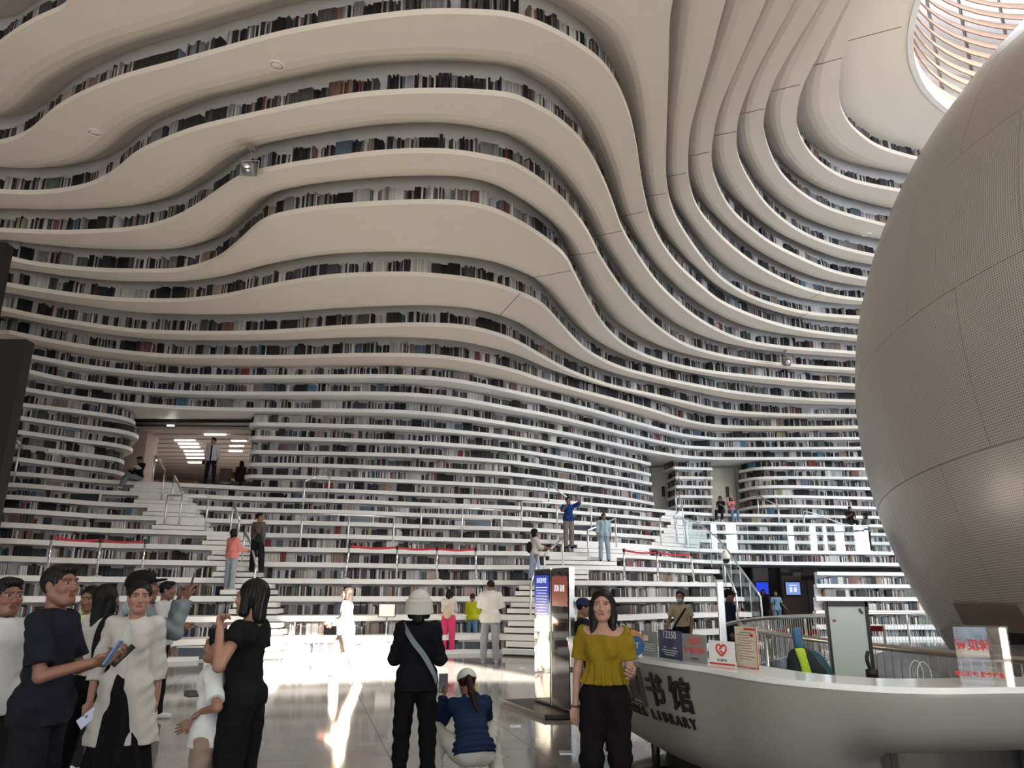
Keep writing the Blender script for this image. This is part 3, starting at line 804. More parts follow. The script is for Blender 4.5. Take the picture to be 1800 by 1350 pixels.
for i, (px, y) in enumerate([(378, 764), (325, 774), (331, 780), (334, 786), (340, 793), (342, 799), (344, 805), (346, 813), (420, 775), (416, 784), (414, 793), (262, 809), (300, 748)]):
    p_ = on_z(px, y, zc - .24)
    l_ = .85 if px < 400 else .6
    if px == 300: l_ = .25
    ORD = ['first', 'second', 'third', 'fourth', 'fifth', 'sixth', 'seventh', 'eighth']
    tag(box_obj('strip_light', tuple(p_), (l_, .10, .04), M_STRIP), ('reading room strip light, %s from the top in the left-hand column' % ORD[i]) if i < 8 else ('reading room strip light, %s from the top in the right-hand column' % ORD[i - 8]) if i < 11 else ('low strip light glimpsed beside the pink pillar of the reading room', 'small bright lamp just under the beam of the reading room opening')[i - 11], 'ceiling light', 'strip lights in the reading room ceiling')
ld = bpy.data.lights.new('reading_room_light', 'AREA'); ld.energy = 90; ld.size = 5; ld.color = (1, .85, .72)
lo_ = bpy.data.objects.new('reading_room_light', ld); col.objects.link(lo_); lo_.location = (-13, 34, zc - .35)
def table(x, y, z, w, d, label, rz=0):
    t = thing('reading_table', label, 'table', (x, y, z), rz)
    box_obj('tabletop', (0, 0, .73), (w, d, .05), M_WOODD, t)
    box_obj('screen_panel', (0, 0, .88), (w * .96, .04, .28), M_WOODD, t)
    for a_ in (-1, 1):
        for c_ in (-1, 1): box_obj('leg', (a_ * (w / 2 - .08), c_ * (d / 2 - .08), .35), (.05, .05, .70), M_BLACKMET, t)
q = at(262, 838, 31); table(q.x, 31, zf, 1.5, .8, 'dark wooden reading table left inside the upper opening')
q = at(430, 840, 30.4); table(q.x, 30.4, zf, 1.1, .8, 'dark wooden table at the right inside the upper opening')
q = at(315, 840, 32); t = thing('low_bookcase', 'low dark bookcase with cream books behind the upper left handrail', 'bookcase', (q.x, 32, zf))
box_obj('carcass', (0, 0, .42), (1.5, .4, .84), M_WOODD, t, bev=.01)
for i in range(4): box_obj('shelf_row', (-.54 + .36 * i, -.21, .62), (.30, .04, .22), mat('cream_books', (.62, .55, .42), .6), t)
def chair(px, Y, label):
    q = at(px, 840, Y); t = thing('reading_chair', label, 'chair', (q.x, Y, zf), .2)
    b = MB(); b.box((0, 0, .45), (.46, .46, .06)); b.build('seat', M_WOODD, t)
    b = MB(); b.box((0, -.22, .75), (.46, .05, .42)); bevel(b.build('backrest', M_WOODD, t), .03)
    for a_ in (-1, 1):
        for c_ in (-1, 1): box_obj('leg', (a_ * .19, c_ * .19, .21), (.035, .035, .42), M_BLACKMET, t)
chair(398, 29.2, 'dark chair holding the seated reader inside the upper opening')

# ================================================================ white doors in the right openings
M_DOOR = mat('ivory_lacquer', (0.66, 0.65, 0.58), .45)
zl = ZT(11)
for n_, (pa, pb, plate) in enumerate(((1143, 1187, 1164), (1250, 1302, 1276))):
    Yd = 38.6
    A, B = at(pa - 6, 850, Yd), at(pb + 6, 850, Yd); w_ = B.x - A.x; cx = (A.x + B.x) / 2
    d_ = bpy.data.objects.new('door_%d' % (n_ + 1), None); col.objects.link(d_); d_['kind'] = 'structure'; d_.location = (cx, Yd, zl)
    h_ = ZT(17) - TH - zl
    box_obj('frame', (0, .2, h_ / 2), (w_ + 2, .1, h_), M_WHITE, d_)
    b = MB(); nseg = 10; R_ = 1.6
    px_ = at(plate, 850, Yd).x - cx
    for i in range(nseg):
        a0 = -.75 + 1.5 * i / nseg; a1 = -.75 + 1.5 * (i + 1) / nseg
        n0 = len(b.v)
        for a_ in (a0, a1):
            for z_ in (.03, h_ - .12): b.v.append((px_ - .25 + R_ * .55 * math.sin(a_), .1 - .25 * math.cos(a_), z_))
        b.f.append((n0, n0 + 2, n0 + 3, n0 + 1))
    b.build('leaf', M_DOOR, d_, True)
    box_obj('jamb', (px_ + .55, -.05, h_ / 2), (.10, .25, h_), mat('pale_grey_jamb', (.45, .44, .42), .5), d_)
    box_obj('push_plate', (px_ - .0, -.2, 1.35), (.16, .05, .52), M_BLACK, d_, bev=.01)
    box_obj('pivot', (px_ - .9, -.1, h_ - .2), (.35, .05, .05), M_GREY, d_)

# ================================================================ handrails
def rail(label, tops, posts, Ys, r=.032, name='handrail'):
    """tops: picture points of the top bar, Ys their depths; posts: (index of top point, base picture point)"""
    P = [at(x, y, Y) for (x, y), Y in zip(tops, Ys)]
    t = thing(name, label, 'handrail', tuple(P[0] - Vector((0, 0, 1)))); o = P[0] - Vector((0, 0, 1))
    if len(P) > 1: tube_obj('top_bar', [p - o for p in P], r, M_STEEL, t, 8)
    for i, (bx, by) in posts:
        z_ = at(bx, by, Ys[i]).z
        tube_obj('post', [P[i] - o + Vector((0, 0, .005)), Vector((P[i].x - o.x, P[i].y - o.y, z_ - o.z - .03))], r * .95, M_STEEL, t, 8)
    return t
def yk(k, px, add=.3): return tier_Y(k, AZ(px, 930)) + add
rail('angled steel handrail standing alone in the middle rows', [(536, 846), (580, 828)], [(0, (533, 894)), (1, (578, 878))], [yk(9, 536), yk(10, 580)])
rail('three-post steel handrail above the long red-belted stanchion line', [(532, 903), (614, 905), (693, 909)], [(0, (527, 960)), (1, (611, 963)), (2, (692, 965))], [yk(6, 530), yk(6, 612), yk(6, 692)])
rail('three-post steel handrail in front of the middle display case', [(741, 892), (813, 893), (882, 897)], [(0, (740, 943)), (1, (812, 945)), (2, (881, 947))], [yk(7, 740), yk(7, 812), yk(7, 881)])
rail('long steel handrail behind the man in blue taking a photo', [(917, 882), (979, 885), (1039, 889)], [(0, (917, 929)), (1, (979, 931)), (2, (1039, 932))], [yk(8, 917), yk(8, 979), yk(8, 1039)])
rail('sloping steel handrail leading up to the photographer in blue', [(964, 849), (995, 873)], [(0, (964, 888)), (1, (995, 905))], [yk(10, 964), yk(9, 995)])
rail('sloping steel handrail beside the boy in pale blue', [(1033, 933), (1082, 911)], [(0, (1032, 986)), (1, (1083, 960))], [yk(5, 1033), yk(6, 1082)])
rail('sloping steel handrail held by the woman with a backpack', [(957, 975), (989, 946)], [(0, (958, 1012)), (1, (989, 1001))], [yk(4, 957), yk(5, 989)])
rail('steel handrail at the foot of the middle stair beside the screens', [(933, 1030), (942, 990)], [(0, (932, 1097)), (1, (941, 1040))], [yk(2, 933), yk(3, 942)])
rail('level steel handrail at the balcony head of the middle stair', [(1160, 911), (1188, 911), (1204, 911)], [(0, (1163, 956)), (1, (1189, 951)), (2, (1206, 957))], [yk(7, 1160), yk(7, 1188), yk(7, 1204)])
rail('steep steel handrail climbing to the white doors', [(1187, 861), (1199, 881)], [(0, (1188, 902)), (1, (1201, 930))], [yk(10, 1188), yk(8, 1200)])
rail('short angled steel handrail under the white doors', [(1186, 908), (1199, 889)], [(0, (1188, 930))], [yk(8, 1187), yk(9, 1199)])
rail('sloping steel handrail on the right gallery near the seated pair', [(1331, 870), (1367, 889)], [(0, (1333, 907)), (1, (1370, 925))], [yk(11, 1331), yk(9, 1367)])
rail('sloping steel handrail left of the seated man in black on the gallery', [(1412, 898), (1432, 903), (1483, 922)], [(0, (1415, 938)), (2, (1484, 940))], [yk(9, 1412), yk(9, 1432), yk(8, 1480)])
rail('sloping steel handrail at the top of the left stair', [(273, 801), (290, 826)], [(0, (266, 851)), (1, (283, 878))], [yk(11, 270), yk(9, 287)])
rail('sloping steel handrail on the left stair below the standing man', [(307, 837), (321, 867)], [(0, (300, 892)), (1, (315, 922))], [yk(9, 303), yk(7, 318)])
rail('level steel handrail beside the left stair landing', [(295, 871), (367, 873)], [(0, (288, 928)), (1, (363, 931))], [yk(7, 292), yk(7, 365)])
rail('sloping steel handrail above the woman in pink', [(410, 885), (421, 914)], [(0, (404, 940)), (1, (420, 935))], [yk(6, 407), yk(6, 421, -.3)])
rail('steel handrail between the two women on the left stair', [(430, 935), (442, 958), (450, 992)], [(0, (426, 985)), (2, (448, 1028))], [yk(5, 430), yk(4, 442, .8), yk(3, 450, .5)])
rail('steel handrail post at the far left by the black wall block', [(25, 770), (36, 780)], [(1, (24, 849))], [yk(10, 30), yk(10, 36)])

# ================================================================ stanchions with red belts
def stanchions(tops, bases, k, group, labs):
    Y = [yk(k, x, .22) for x, y in bases]
    Pb = [Vector((at(x, y, yy).x, yy, ZT(k))) for (x, y), yy in zip(bases, Y)]
    Pt = [Vector((at(x, y, yy).x, yy, ZT(k) + .92)) for (x, y), yy in zip(tops, Y)]
    for i in range(len(Pb)):
        t = thing('stanchion', labs[i], 'stanchion', tuple(Pb[i]), 0, group); o = Pb[i]
        b = MB(); b.lathe([(.001, 0), (.15, 0), (.15, .015), (.05, .035), (.001, .04)], n=20); b.build('base', M_CHROME, t, True)
        tube_obj('post', [Vector((0, 0, .02)), Pt[i] - o], .03, M_CHROME, t, 10)
        b = MB(); b.tube([Pt[i] - o - Vector((0, 0, .04)), Pt[i] - o + Vector((0, 0, .05))], .042, 10); b.build('head', M_BLACK, t)
        if i + 1 < len(Pb):
            A_, B_ = Pt[i] - o, Pt[i + 1] - o; b = MB(); n0 = 0; vs = []
            for j in range(9):
                q = j / 8; p_ = A_.lerp(B_, q) - Vector((0, 0, .05 * math.sin(PI * q)))
                for dy in (-.003, .003):
                    for dz in (-.03, .03): vs.append(p_ + Vector((0, dy, dz)))
            fs = []
            for j in range(8):
                a_ = j * 4; fs += [(a_, a_ + 4, a_ + 5, a_ + 1), (a_ + 2, a_ + 3, a_ + 7, a_ + 6), (a_ + 1, a_ + 5, a_ + 7, a_ + 3), (a_, a_ + 2, a_ + 6, a_ + 4)]
            b.add(vs, fs); b.build('belt', M_RED, t)
stanchions([(90, 950), (177, 952), (255, 955)], [(83, 1007), (170, 1008), (249, 1009)], 4, 'stanchions on the left terrace', ['leftmost chrome stanchion with red belt on the left terrace', 'middle chrome stanchion with red belt on the left terrace', 'chrome stanchion ending the red belt on the left terrace, above the black cap'])
stanchions([(614, 966), (698, 966), (768, 967), (836, 969)], [(607, 1013), (697, 1014), (768, 1014), (837, 1015)], 4, 'stanchions on the middle terrace', ['leftmost chrome stanchion of the red-belted line in the middle', 'second chrome stanchion from the left in the middle line', 'third chrome stanchion of the middle line, above the bucket hat', 'last chrome stanchion of the middle line, above the man in white'])
stanchions([(1097, 977), (1155, 979), (1215, 981)], [(1098, 1021), (1157, 1021), (1220, 1022)], 4, 'stanchions on the right terrace', ['chrome stanchion starting the red belt above the woman in mustard', 'middle chrome stanchion of the red-belted line on the right terrace', 'chrome stanchion ending the red belt above the masked attendant'])

# ================================================================ balcony glass
edge = [q for q in LIPS[7][0][0] if AZ(1203) < az(q) < AZ(1700)]
edge = offset(edge, .10); bal = thing('glass_balustrade', 'long clear glass balustrade with steel top rail along the right gallery', 'balustrade', (edge[0][0], edge[0][1], ZT(7)))
O = Vector((edge[0][0], edge[0][1], ZT(7)))
seg = [0]
for i in range(1, len(edge)): seg.append(seg[-1] + math.dist(edge[i], edge[i - 1]))
def along(s):
    for i in range(len(seg) - 1):
        if seg[i + 1] >= s:
            q = (s - seg[i]) / max(1e-6, seg[i + 1] - seg[i]); return Vector((edge[i][0] + (edge[i + 1][0] - edge[i][0]) * q, edge[i][1] + (edge[i + 1][1] - edge[i][1]) * q, ZT(7)))
    return Vector((*edge[-1], ZT(7)))
tube_obj('top_rail', [along(seg[-1] * i / 30) - O + Vector((0, 0, 1.1)) for i in range(31)], .03, M_STEEL, bal, 8)
npan = int(seg[-1] / 1.6)
for i in range(npan):
    A_ = along(seg[-1] * i / npan + .012) - O; B_ = along(seg[-1] * (i + 1) / npan - .012) - O
    c_ = (A_ + B_) / 2; a_ = math.atan2(B_.y - A_.y, B_.x - A_.x)
    box_obj('pane', (c_.x, c_.y, .53), ((B_ - A_).length, .016, 1.06), M_GLASS, bal, a_)
    tube_obj('post', [A_ + Vector((-.012, 0, 0)), A_ + Vector((-.012, 0, 1.1))], .014, M_STEEL, bal, 6)
# sweeping stair balustrade
cp = [(1207, 911, 31.0), (1227, 920, 30.2), (1247, 934, 29.3), (1267, 953, 28.3), (1283, 973, 27.5), (1300, 997, 26.6), (1317, 1020, 25.7), (1333, 1043, 24.9)]
cw = [at(*q) for q in cp]; O = cw[-1].copy(); O.z = 0
sb = thing('stair_balustrade', 'curved steel handrail with glass panels sweeping down beside the terraces', 'balustrade', tuple(O))
tube_obj('top_rail', [Vector(q) - O for q in spline([tuple(q) for q in cw], 5)] + [Vector((.06, 0, cw[-1].z - .1)), Vector((.08, 0, .02))], .03, M_STEEL, sb, 8)
for i in range(len(cw) - 1):
    A_, B_ = cw[i] - O, cw[i + 1] - O; n_ = Vector((-(B_ - A_).y, (B_ - A_).x, 0)).normalized() * .008
    h_ = 1.35; vs = []
    A2 = A_.lerp(B_, .02); B2 = A_.lerp(B_, .98)
    for s_ in (-1, 1):
        for p_ in (A2, B2): vs += [p_ + n_ * s_ - Vector((0, 0, .04)), Vector((p_.x, p_.y, max(0.02, p_.z - h_))) + n_ * s_]
    b = MB(); b.add(vs, [(0, 2, 3, 1), (4, 5, 7, 6), (0, 1, 5, 4), (2, 6, 7, 3), (0, 4, 6, 2), (1, 3, 7, 5)]); b.build('pane', M_GLASS, sb)
    tube_obj('post', [A_, Vector((A_.x, A_.y, max(0, A_.z - h_)))], .014, M_STEEL, sb, 6)
rail('steel handrail with a bend at the right end of the terraces', [(1273, 990), (1294, 1044)], [(0, (1274, 1030)), (1, (1294, 1092))], [26.0, 23.6])
# PTZ camera
q = at(1276, 978, 26.0); cam_t = thing('security_camera', 'white and black dome camera beside the curved stair rail', 'camera', (q.x, q.y, q.z - .15))
b = MB(); b.lathe([(.001, .36), (.05, .34), (.06, .28), (.13, .22), (.15, .12), (.15, .06), (.001, .05)], n=20); b.build('housing', M_WHITE, cam_t, True)
b = MB(); b.lathe([(.12, .06), (.11, -.02), (.06, -.08), (.001, -.09)], n=20); b.build('dome', M_BLACK, cam_t, True)
tube_obj('bracket', [Vector((0, 0, .3)), Vector((0, .2, .34)), Vector((0, .5, .2))], .025, M_WHITE, cam_t)

# ================================================================ passage under the gallery
M_PANEL = mat('beige_stone_panel', (0.33, 0.27, 0.23), .4, noise=(2, .1)); M_DARKP = mat('dark_passage', (.045, .038, .035), .5)
pas = tag(thing('wall_2', 'x', 'x'), kind='structure'); del pas['category']; del pas['label']; pas.name = 'wall_passage'
box_obj('passage_back', (22, 36.6, 1.35), (26, .2, 2.7), M_DARKP, pas)
for a_, c_, m_ in ((1326, 1353, M_PANEL), (1376, 1411, M_PANEL), (1353, 1376, M_DARKP), (1411, 1447, mat('brown_panel', (.13, .085, .065), .5))):
    A_, B_ = at(a_, 1050, 36), at(c_, 1050, 36); box_obj('wall_panel', ((A_.x + B_.x) / 2, 36.3 - (.2 if m_ is M_PANEL else 0), 1.33), (B_.x - A_.x, .3, 2.66), m_, pas)
for px in (1413, 1428, 1441):
    q = at(px, 1060, 36.1); box_obj('lift_door', (q.x, 36.05, 1.05), (.36, .05, 2.1), M_GREY, pas)
def tv(px0, px1, y0, y1, Y, label, paint):
    A_, B_ = at(px0, y0, Y), at(px1, y1, Y); w_, h_ = B_.x - A_.x, A_.z - B_.z
    t = thing('wall_screen', label, 'screen', ((A_.x + B_.x) / 2, Y, B_.z))
    box_obj('housing', (0, 0, h_ / 2), (w_, .08, h_), M_BLACK, t, bev=.01)
    s_ = box_obj('display', (0, -.045, h_ / 2), (w_ * .92, .012, h_ * .88), paint, t); return s_, w_, h_
tv(1327, 1352, 1022, 1046, 35.8, 'blue wall screen in the passage, left of the two', mat('screen_blue', (.01, .01, .05), .3, emit=(.02, .05, .55), estr=.8))
t, w_, h_ = tv(1379, 1408, 1022, 1047, 35.8, 'pale blue wall screen showing a chart in the passage', mat('screen_pale', (.05, .07, .15), .3, emit=(.18, .26, .62), estr=.8))
M_SCW = mat('screen_white', (.8, .85, .9), .4, emit=(.8, .87, 1), estr=.6)
for i in range(3): box_obj('text_line', (0, -.055, h_ * (.72 - i * .0)), (w_ * .5, .004, h_ * .05), M_SCW, t) if i == 0 else box_obj('chart_bar', (-.14 * w_ + .28 * w_ * (i - 1), -.055, h_ * .42), (w_ * .16, .004, h_ * .32), M_SCW, t)
for px, y, lab in ((1401, 1003, 'small black direction sign high on the beige passage wall'), (1384, 1009, 'small black notice plate left of the direction sign')):
    q = at(px, y, 35.85); tag(box_obj('wall_sign', tuple(q), (.55, .03, .16), M_BLACK), lab, 'sign')

# ================================================================ railing round the sphere's well
WR = 11.5
well = thing('well_railing', 'round steel railing with thin balusters encircling the sphere well', 'railing', (SC.x, SC.y, 0))
arc0, arc1 = math.radians(100), math.radians(256)
def wp(a, z, r=WR): return Vector((r * math.cos(a), r * math.sin(a), z))
tube_obj('top_rail', [wp(arc0 + (arc1 - arc0) * i / 60, 1.02) for i in range(61)], .035, mat('champagne_steel', (.58, .53, .46), .28, metal=1), well, 10)
tube_obj('bottom_rail', [wp(arc0 + (arc1 - arc0) * i / 60, .1) for i in range(61)], .015, M_STEEL, well, 6)
for i in range(15): tube_obj('post', [wp(arc0 + (arc1 - arc0) * i / 14, 0), wp(arc0 + (arc1 - arc0) * i / 14, 1.0)], .025, M_STEEL, well, 8)
b = MB(); nb_ = int((arc1 - arc0) * WR / .125)
for i in range(nb_): a_ = arc0 + (arc1 - arc0) * i / nb_; b.tube([wp(a_, .1), wp(a_, 1.0)], .006, 4, cap=False)
tag(b.build('baluster', M_STEEL, well), kind='stuff')
ldg = thing('well_ledge', 'low blue-grey curved ledge around the foot of the sphere', 'ledge', (SC.x, SC.y, 0))
b = MB(); b.lathe([(8.35, 0), (8.35, .30), (9.35, .34), (9.55, .28), (9.9, 0)], n=80); b.build('kerb', mat('blue_grey_stone', (.20, .21, .25), .4), ldg, True)
b = MB(); b.lathe([(6.9, .02), (8.36, .30), (8.36, .0)], n=80); b.build('skirt', M_GREY, ldg, True)
# red barriers behind the railing
for i, (a_, c_, lab) in enumerate((((1355, 1108), (1385, 1108), 'red barrier belt left in the passage forecourt'), ((1402, 1107), (1438, 1106), 'red barrier belt behind the blue bag'), ((1524, 1101), (1552, 1098), 'red barrier belt right of the whiteboard'))):
    A_, B_ = at(*a_, 20), at(*c_, 20); t = thing('belt_barrier', lab, 'barrier', (A_.x, 20, 0))
    for p_ in (A_, B_): tube_obj('post', [Vector((p_.x - A_.x, 0, 0)), Vector((p_.x - A_.x, 0, A_.z + .04))], .03, mat('champagne_steel', (.58, .53, .46)), t, 8)
    box_obj('belt', ((B_.x - A_.x) / 2, 0, A_.z - .05), (B_.x - A_.x, .01, .13), M_RED, t)
    b = MB()
    for p_ in (A_, B_): b.lathe([(.001, 0), (.16, 0), (.16, .02), (.001, .04)], (p_.x - A_.x, 0, 0), n=16)
    b.build('base', M_STEEL, t)
# steel pillar left of the railing
q = at(1265, 1024, 13.0); t = thing('gate_pillar', 'slim pale steel pillar standing behind the service desk', 'pillar', (q.x, 13, 0))
box_obj('shaft', (0, 0, .9), (.11, .08, 1.72), M_STEEL, t, bev=.01); box_obj('cap', (0, 0, 1.77), (.12, .09, .03), M_WHITE, t)
# lower turning rail near the pillar
rail('low bent steel rail behind the heart sign', [(1267, 1112), (1268, 1103), (1274, 1098), (1300, 1092), (1350, 1087), (1450, 1083)], [(0, (1268, 1180)), (4, (1350, 1120))], [14.2, 14.2, 14.3, 14.6, 15.2, 16.5], .035)

# ================================================================ spotlights hanging from the soffits
def spot(px, y0, y1, k, s_, label):
    q = on_z(px, y0, ZT(k) - TH); e = at(px, y1, q.y); L_ = q.z - e.z
    t = thing('projector_lamp', label, 'spotlight', tuple(q))
    b = MB(); b.lathe([(.001, 0), (.09 * s_, 0), (.09 * s_, -.03), (.001, -.05)], n=16); b.build('mount', M_GREY, t)
    tube_obj('stem', [Vector((0, 0, 0)), Vector((0, 0, -L_ * .42))], .022 * s_, M_GREY, t)
    b = MB(); w_ = .20 * s_; b.tube([(-w_, 0, -L_ * .95), (-w_, 0, -L_ * .42), (w_, 0, -L_ * .42), (w_, 0, -L_ * .95)], .016 * s_, 6); b.build('yoke', M_STEEL, t)
    b = MB(); b.box((0, 0, -L_ * .72), (.30 * s_, .34 * s_, .30 * s_), M=Matrix.Rotation(.5, 3, 'X')); bevel(b.build('housing', mat('lamp_grey', (.22, .22, .22), .4), t), .03)
    b = MB(); b.tube([(0, -.12 * s_, -L_ * .70), (0, -.22 * s_, -L_ * .88)], .11 * s_, 14); b.build('lens', M_CHROME, t, True)
spot(443, 262, 312, 25, 1.0, 'grey spotlight on a yoke hanging from the upper left soffit')
spot(1380, 616, 644, 25, 1.0, 'small spotlight hanging in front of the tiers near the sphere')

# ================================================================ sign stand in the sun
q = floor_at(677, 1151); t = thing('sign_stand', 'slim floor stand holding a small white notice board in the sun', 'sign stand', (q.x, q.y, 0))
b = MB(); b.lathe([(.001, 0), (.2, 0), (.2, .015), (.03, .04), (.001, .04)], n=24); b.build('base', M_STEEL, t, True)
tube_obj('pole', [Vector((0, 0, .02)), Vector((0, 0, .92))], .018, M_STEEL, t)
b = MB(); b.box((0, -.03, 1.08), (.44, .02, .34)); b.build('frame', M_BLACK, t)
b = MB(); b.box((0, -.042, 1.08), (.40, .01, .30)); b.build('notice', mat('white_card', (.8, .79, .76), .6), t)
# ================================================================ service desk: a white boat-shaped counter
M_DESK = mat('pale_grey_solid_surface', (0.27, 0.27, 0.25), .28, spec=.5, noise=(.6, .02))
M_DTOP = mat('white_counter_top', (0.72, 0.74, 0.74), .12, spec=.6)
M_DARKI = mat('black_relief_letter', (.012, .012, .012), .5)
HD = 1.05
dpx = [(1000, 1127), (1030, 1139), (1070, 1151), (1115, 1162), (1160, 1170), (1200, 1176), (1250, 1183), (1320, 1196), (1400, 1206), (1470, 1212), (1540, 1217), (1620, 1220), (1700, 1220), (1800, 1218)]
dw = [on_z(x, y, HD) for x, y in dpx]
dpl = [(q.x, q.y) for q in dw]
nose = dpl[0]
dfront = smooth_curve(spline([(nose[0] + .75, nose[1] + .75), (nose[0] + .28, nose[1] + .52), (nose[0] + .03, nose[1] + .22)] + dpl + [(dpl[-1][0] + .6, dpl[-1][1] + .12), (dpl[-1][0] + 1.5, dpl[-1][1] + .6), (dpl[-1][0] + 2.2, dpl[-1][1] + 1.4)], 5), 3)
desk = thing('service_desk', 'long white curved library service desk with black relief lettering', 'desk', (1.9, 6.6, 0))
DO = Vector((1.9, 6.6, 0))
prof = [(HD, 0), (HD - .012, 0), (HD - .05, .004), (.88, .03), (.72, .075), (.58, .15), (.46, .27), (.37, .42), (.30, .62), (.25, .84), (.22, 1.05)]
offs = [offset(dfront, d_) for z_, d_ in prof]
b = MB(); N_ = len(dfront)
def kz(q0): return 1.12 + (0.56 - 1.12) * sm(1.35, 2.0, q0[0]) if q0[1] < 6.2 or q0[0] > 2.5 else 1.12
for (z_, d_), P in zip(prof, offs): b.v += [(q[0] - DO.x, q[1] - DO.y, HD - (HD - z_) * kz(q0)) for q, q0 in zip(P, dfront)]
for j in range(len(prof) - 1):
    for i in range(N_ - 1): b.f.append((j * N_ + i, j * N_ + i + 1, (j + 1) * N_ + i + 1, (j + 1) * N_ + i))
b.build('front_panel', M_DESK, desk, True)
inner = offset(dfront, .44)
b = MB(); b.prism([(q[0] - DO.x, q[1] - DO.y) for q in offset(dfront, -.012)] + [(q[0] - DO.x, q[1] - DO.y) for q in inner][::-1], HD, HD + .035); bevel(b.build('counter_top', M_DTOP, desk), .008)
b = MB(); n = 0
for z_ in (HD, .75): b.v += [(q[0] - DO.x, q[1] - DO.y, z_) for q in offset(dfront, .43)]
for i in range(N_ - 1): b.f.append((i, i + 1, N_ + i + 1, N_ + i))
b.build('inner_panel', M_WHITE, desk)
b = MB()
pi_ = offset(dfront, 1.15)
for z_ in (.62, 0): b.v += [(q[0] - DO.x, q[1] - DO.y, z_) for q in pi_]
for i in range(N_ - 1): b.f.append((i, i + 1, N_ + i + 1, N_ + i))
b.build('plinth', mat('dark_plinth', (.07, .065, .06), .5), desk)
# lettering follows the face
fseg = [0]
for i in range(1, N_): fseg.append(fseg[-1] + math.dist(dfront[i], dfront[i - 1]))
def face_point(s, z):
    i = 0
    while i < N_ - 2 and fseg[i + 1] < s: i += 1
    q = (s - fseg[i]) / (fseg[i + 1] - fseg[i]); a_ = Vector(dfront[i]); c_ = Vector(dfront[i + 1]); t = (c_ - a_).normalized(); p_ = a_.lerp(c_, q)
    fz = lambda zz: float(np.interp(-(HD - (HD - zz) / kz(p_)), [-pz for pz, _ in prof], [pd for _, pd in prof]))
    d_ = fz(z); dz = (fz(z - .05) - fz(z + .05)) / .10
    nin = Vector((-t.y, t.x)); P = Vector((p_.x + nin.x * d_, p_.y + nin.y * d_, z)) - DO
    up = Vector((-nin.x * dz, -nin.y * dz, 1)).normalized()
    return P, Vector((t.x, t.y, 0)), up
def s_at(px, z):
    best = None
    for i in range(0, 400):
        s = fseg[-1] * i / 400; P, t, u = face_point(s, z); w_ = P + DO - EYE; c_ = w_.dot(_fwd)
        X_ = 900 + F * w_.dot(_right) / c_
        if best is None or abs(X_ - px) < best[0]: best = (abs(X_ - px), s)
    return best[1]
s3, s2, s1 = s_at(1197, .86), s_at(1156, .86), s_at(1119, .86)
step_ = (s3 - s1) / 2
def glyph(ch, s, z, size, name, ext=.008, sx=1, bold=.0):
    P, t, u = face_point(s, z); n_ = t.cross(u)
    M = frame_M(P + n_ * .009, t, u)
    return text_obj(name, ch, size, M_DARKI, M, desk, ext, sx=sx, bold=bold)
for i, ch in enumerate('天津滨海新区圖书馆'[::-1]):
    s_ = s3 - step_ * i
    if s_ > .1:
        glyph(ch, s_, .85, step_ * .80, 'relief_letter', bold=.004)
        if ch == '圖':
            P, t, u = face_point(s_, .86); n_ = t.cross(u); M = frame_M(P + n_ * .006, t, u)
            w_, h_ = step_ * .40, step_ * .43; b = MB()
            for q in (((0, h_, 0), (2 * w_, .018, .018)), ((0, -h_, 0), (2 * w_, .018, .018)), ((w_, 0, 0), (.018, 2 * h_, .018)), ((-w_, 0, 0), (.018, 2 * h_, .018))): b.box(*q)
            me = b.mesh('letter_frame'); me.transform(M); link('letter_frame', me, desk, mat('dark_steel', (.08, .08, .09), .35, metal=.6))
latin = 'TIANJIN BINHAI NEW AREA LIBRARY'
sL1 = s_at(1217, .70); sL0 = s_at(1148, .70); dl = (sL1 - sL0) / 6.0
for i, ch in enumerate(latin[::-1]):
    s_ = sL1 - dl * i
    if ch != ' ' and s_ > .05: glyph(ch, s_, .672, dl * 1.25, 'relief_letter', bold=.0012, sx=.92)

# ---- things standing on the counter
CT = HD + .036
def sign(name, label, pl_, pr_, hpx, paint, cat='sign', lean=.0, thick=.006):
    """upright card on the counter; pl_, pr_ base corners in the photograph, hpx height in picture units"""
    A_, B_ = on_z(*pl_, CT), on_z(*pr_, CT); w_ = (B_ - A_).length; a_ = math.atan2(B_.y - A_.y, B_.x - A_.x)
    c_ = (A_ + B_) / 2; h_ = hpx / F * (c_ - EYE).dot(_fwd) / math.cos(PITCH)
    t = thing(name, label, cat, (c_.x, c_.y, CT), a_)
    cd_ = box_obj('card', (0, 0, h_ / 2), (w_, thick, h_), paint, t)
    return cd_, w_, h_
def txt(t, body, x, z, size, m_, name='lettering', **k):
    return text_obj(name, body, size, m_, frame_M(Vector((x, -.0045, z)), (1, 0, 0), (0, 0, 1)), t, .0006, **k)
M_NAVY = mat('navy_print', (.02, .03, .10), .35); M_PAPER = mat('paper_white', (.68, .69, .68), .5); M_REDP = mat('red_print', (.50, .03, .03), .5)
M_ACR = mat('frosted_acrylic', (.35, .40, .40), .25, trans=.35); M_SIL = mat('silver_acrylic', (.30, .31, .32), .3, metal=.3); M_CREAM = mat('cream_paper', (.56, .50, .38), .55); M_INK = mat('ink', (.06, .06, .06), .6)
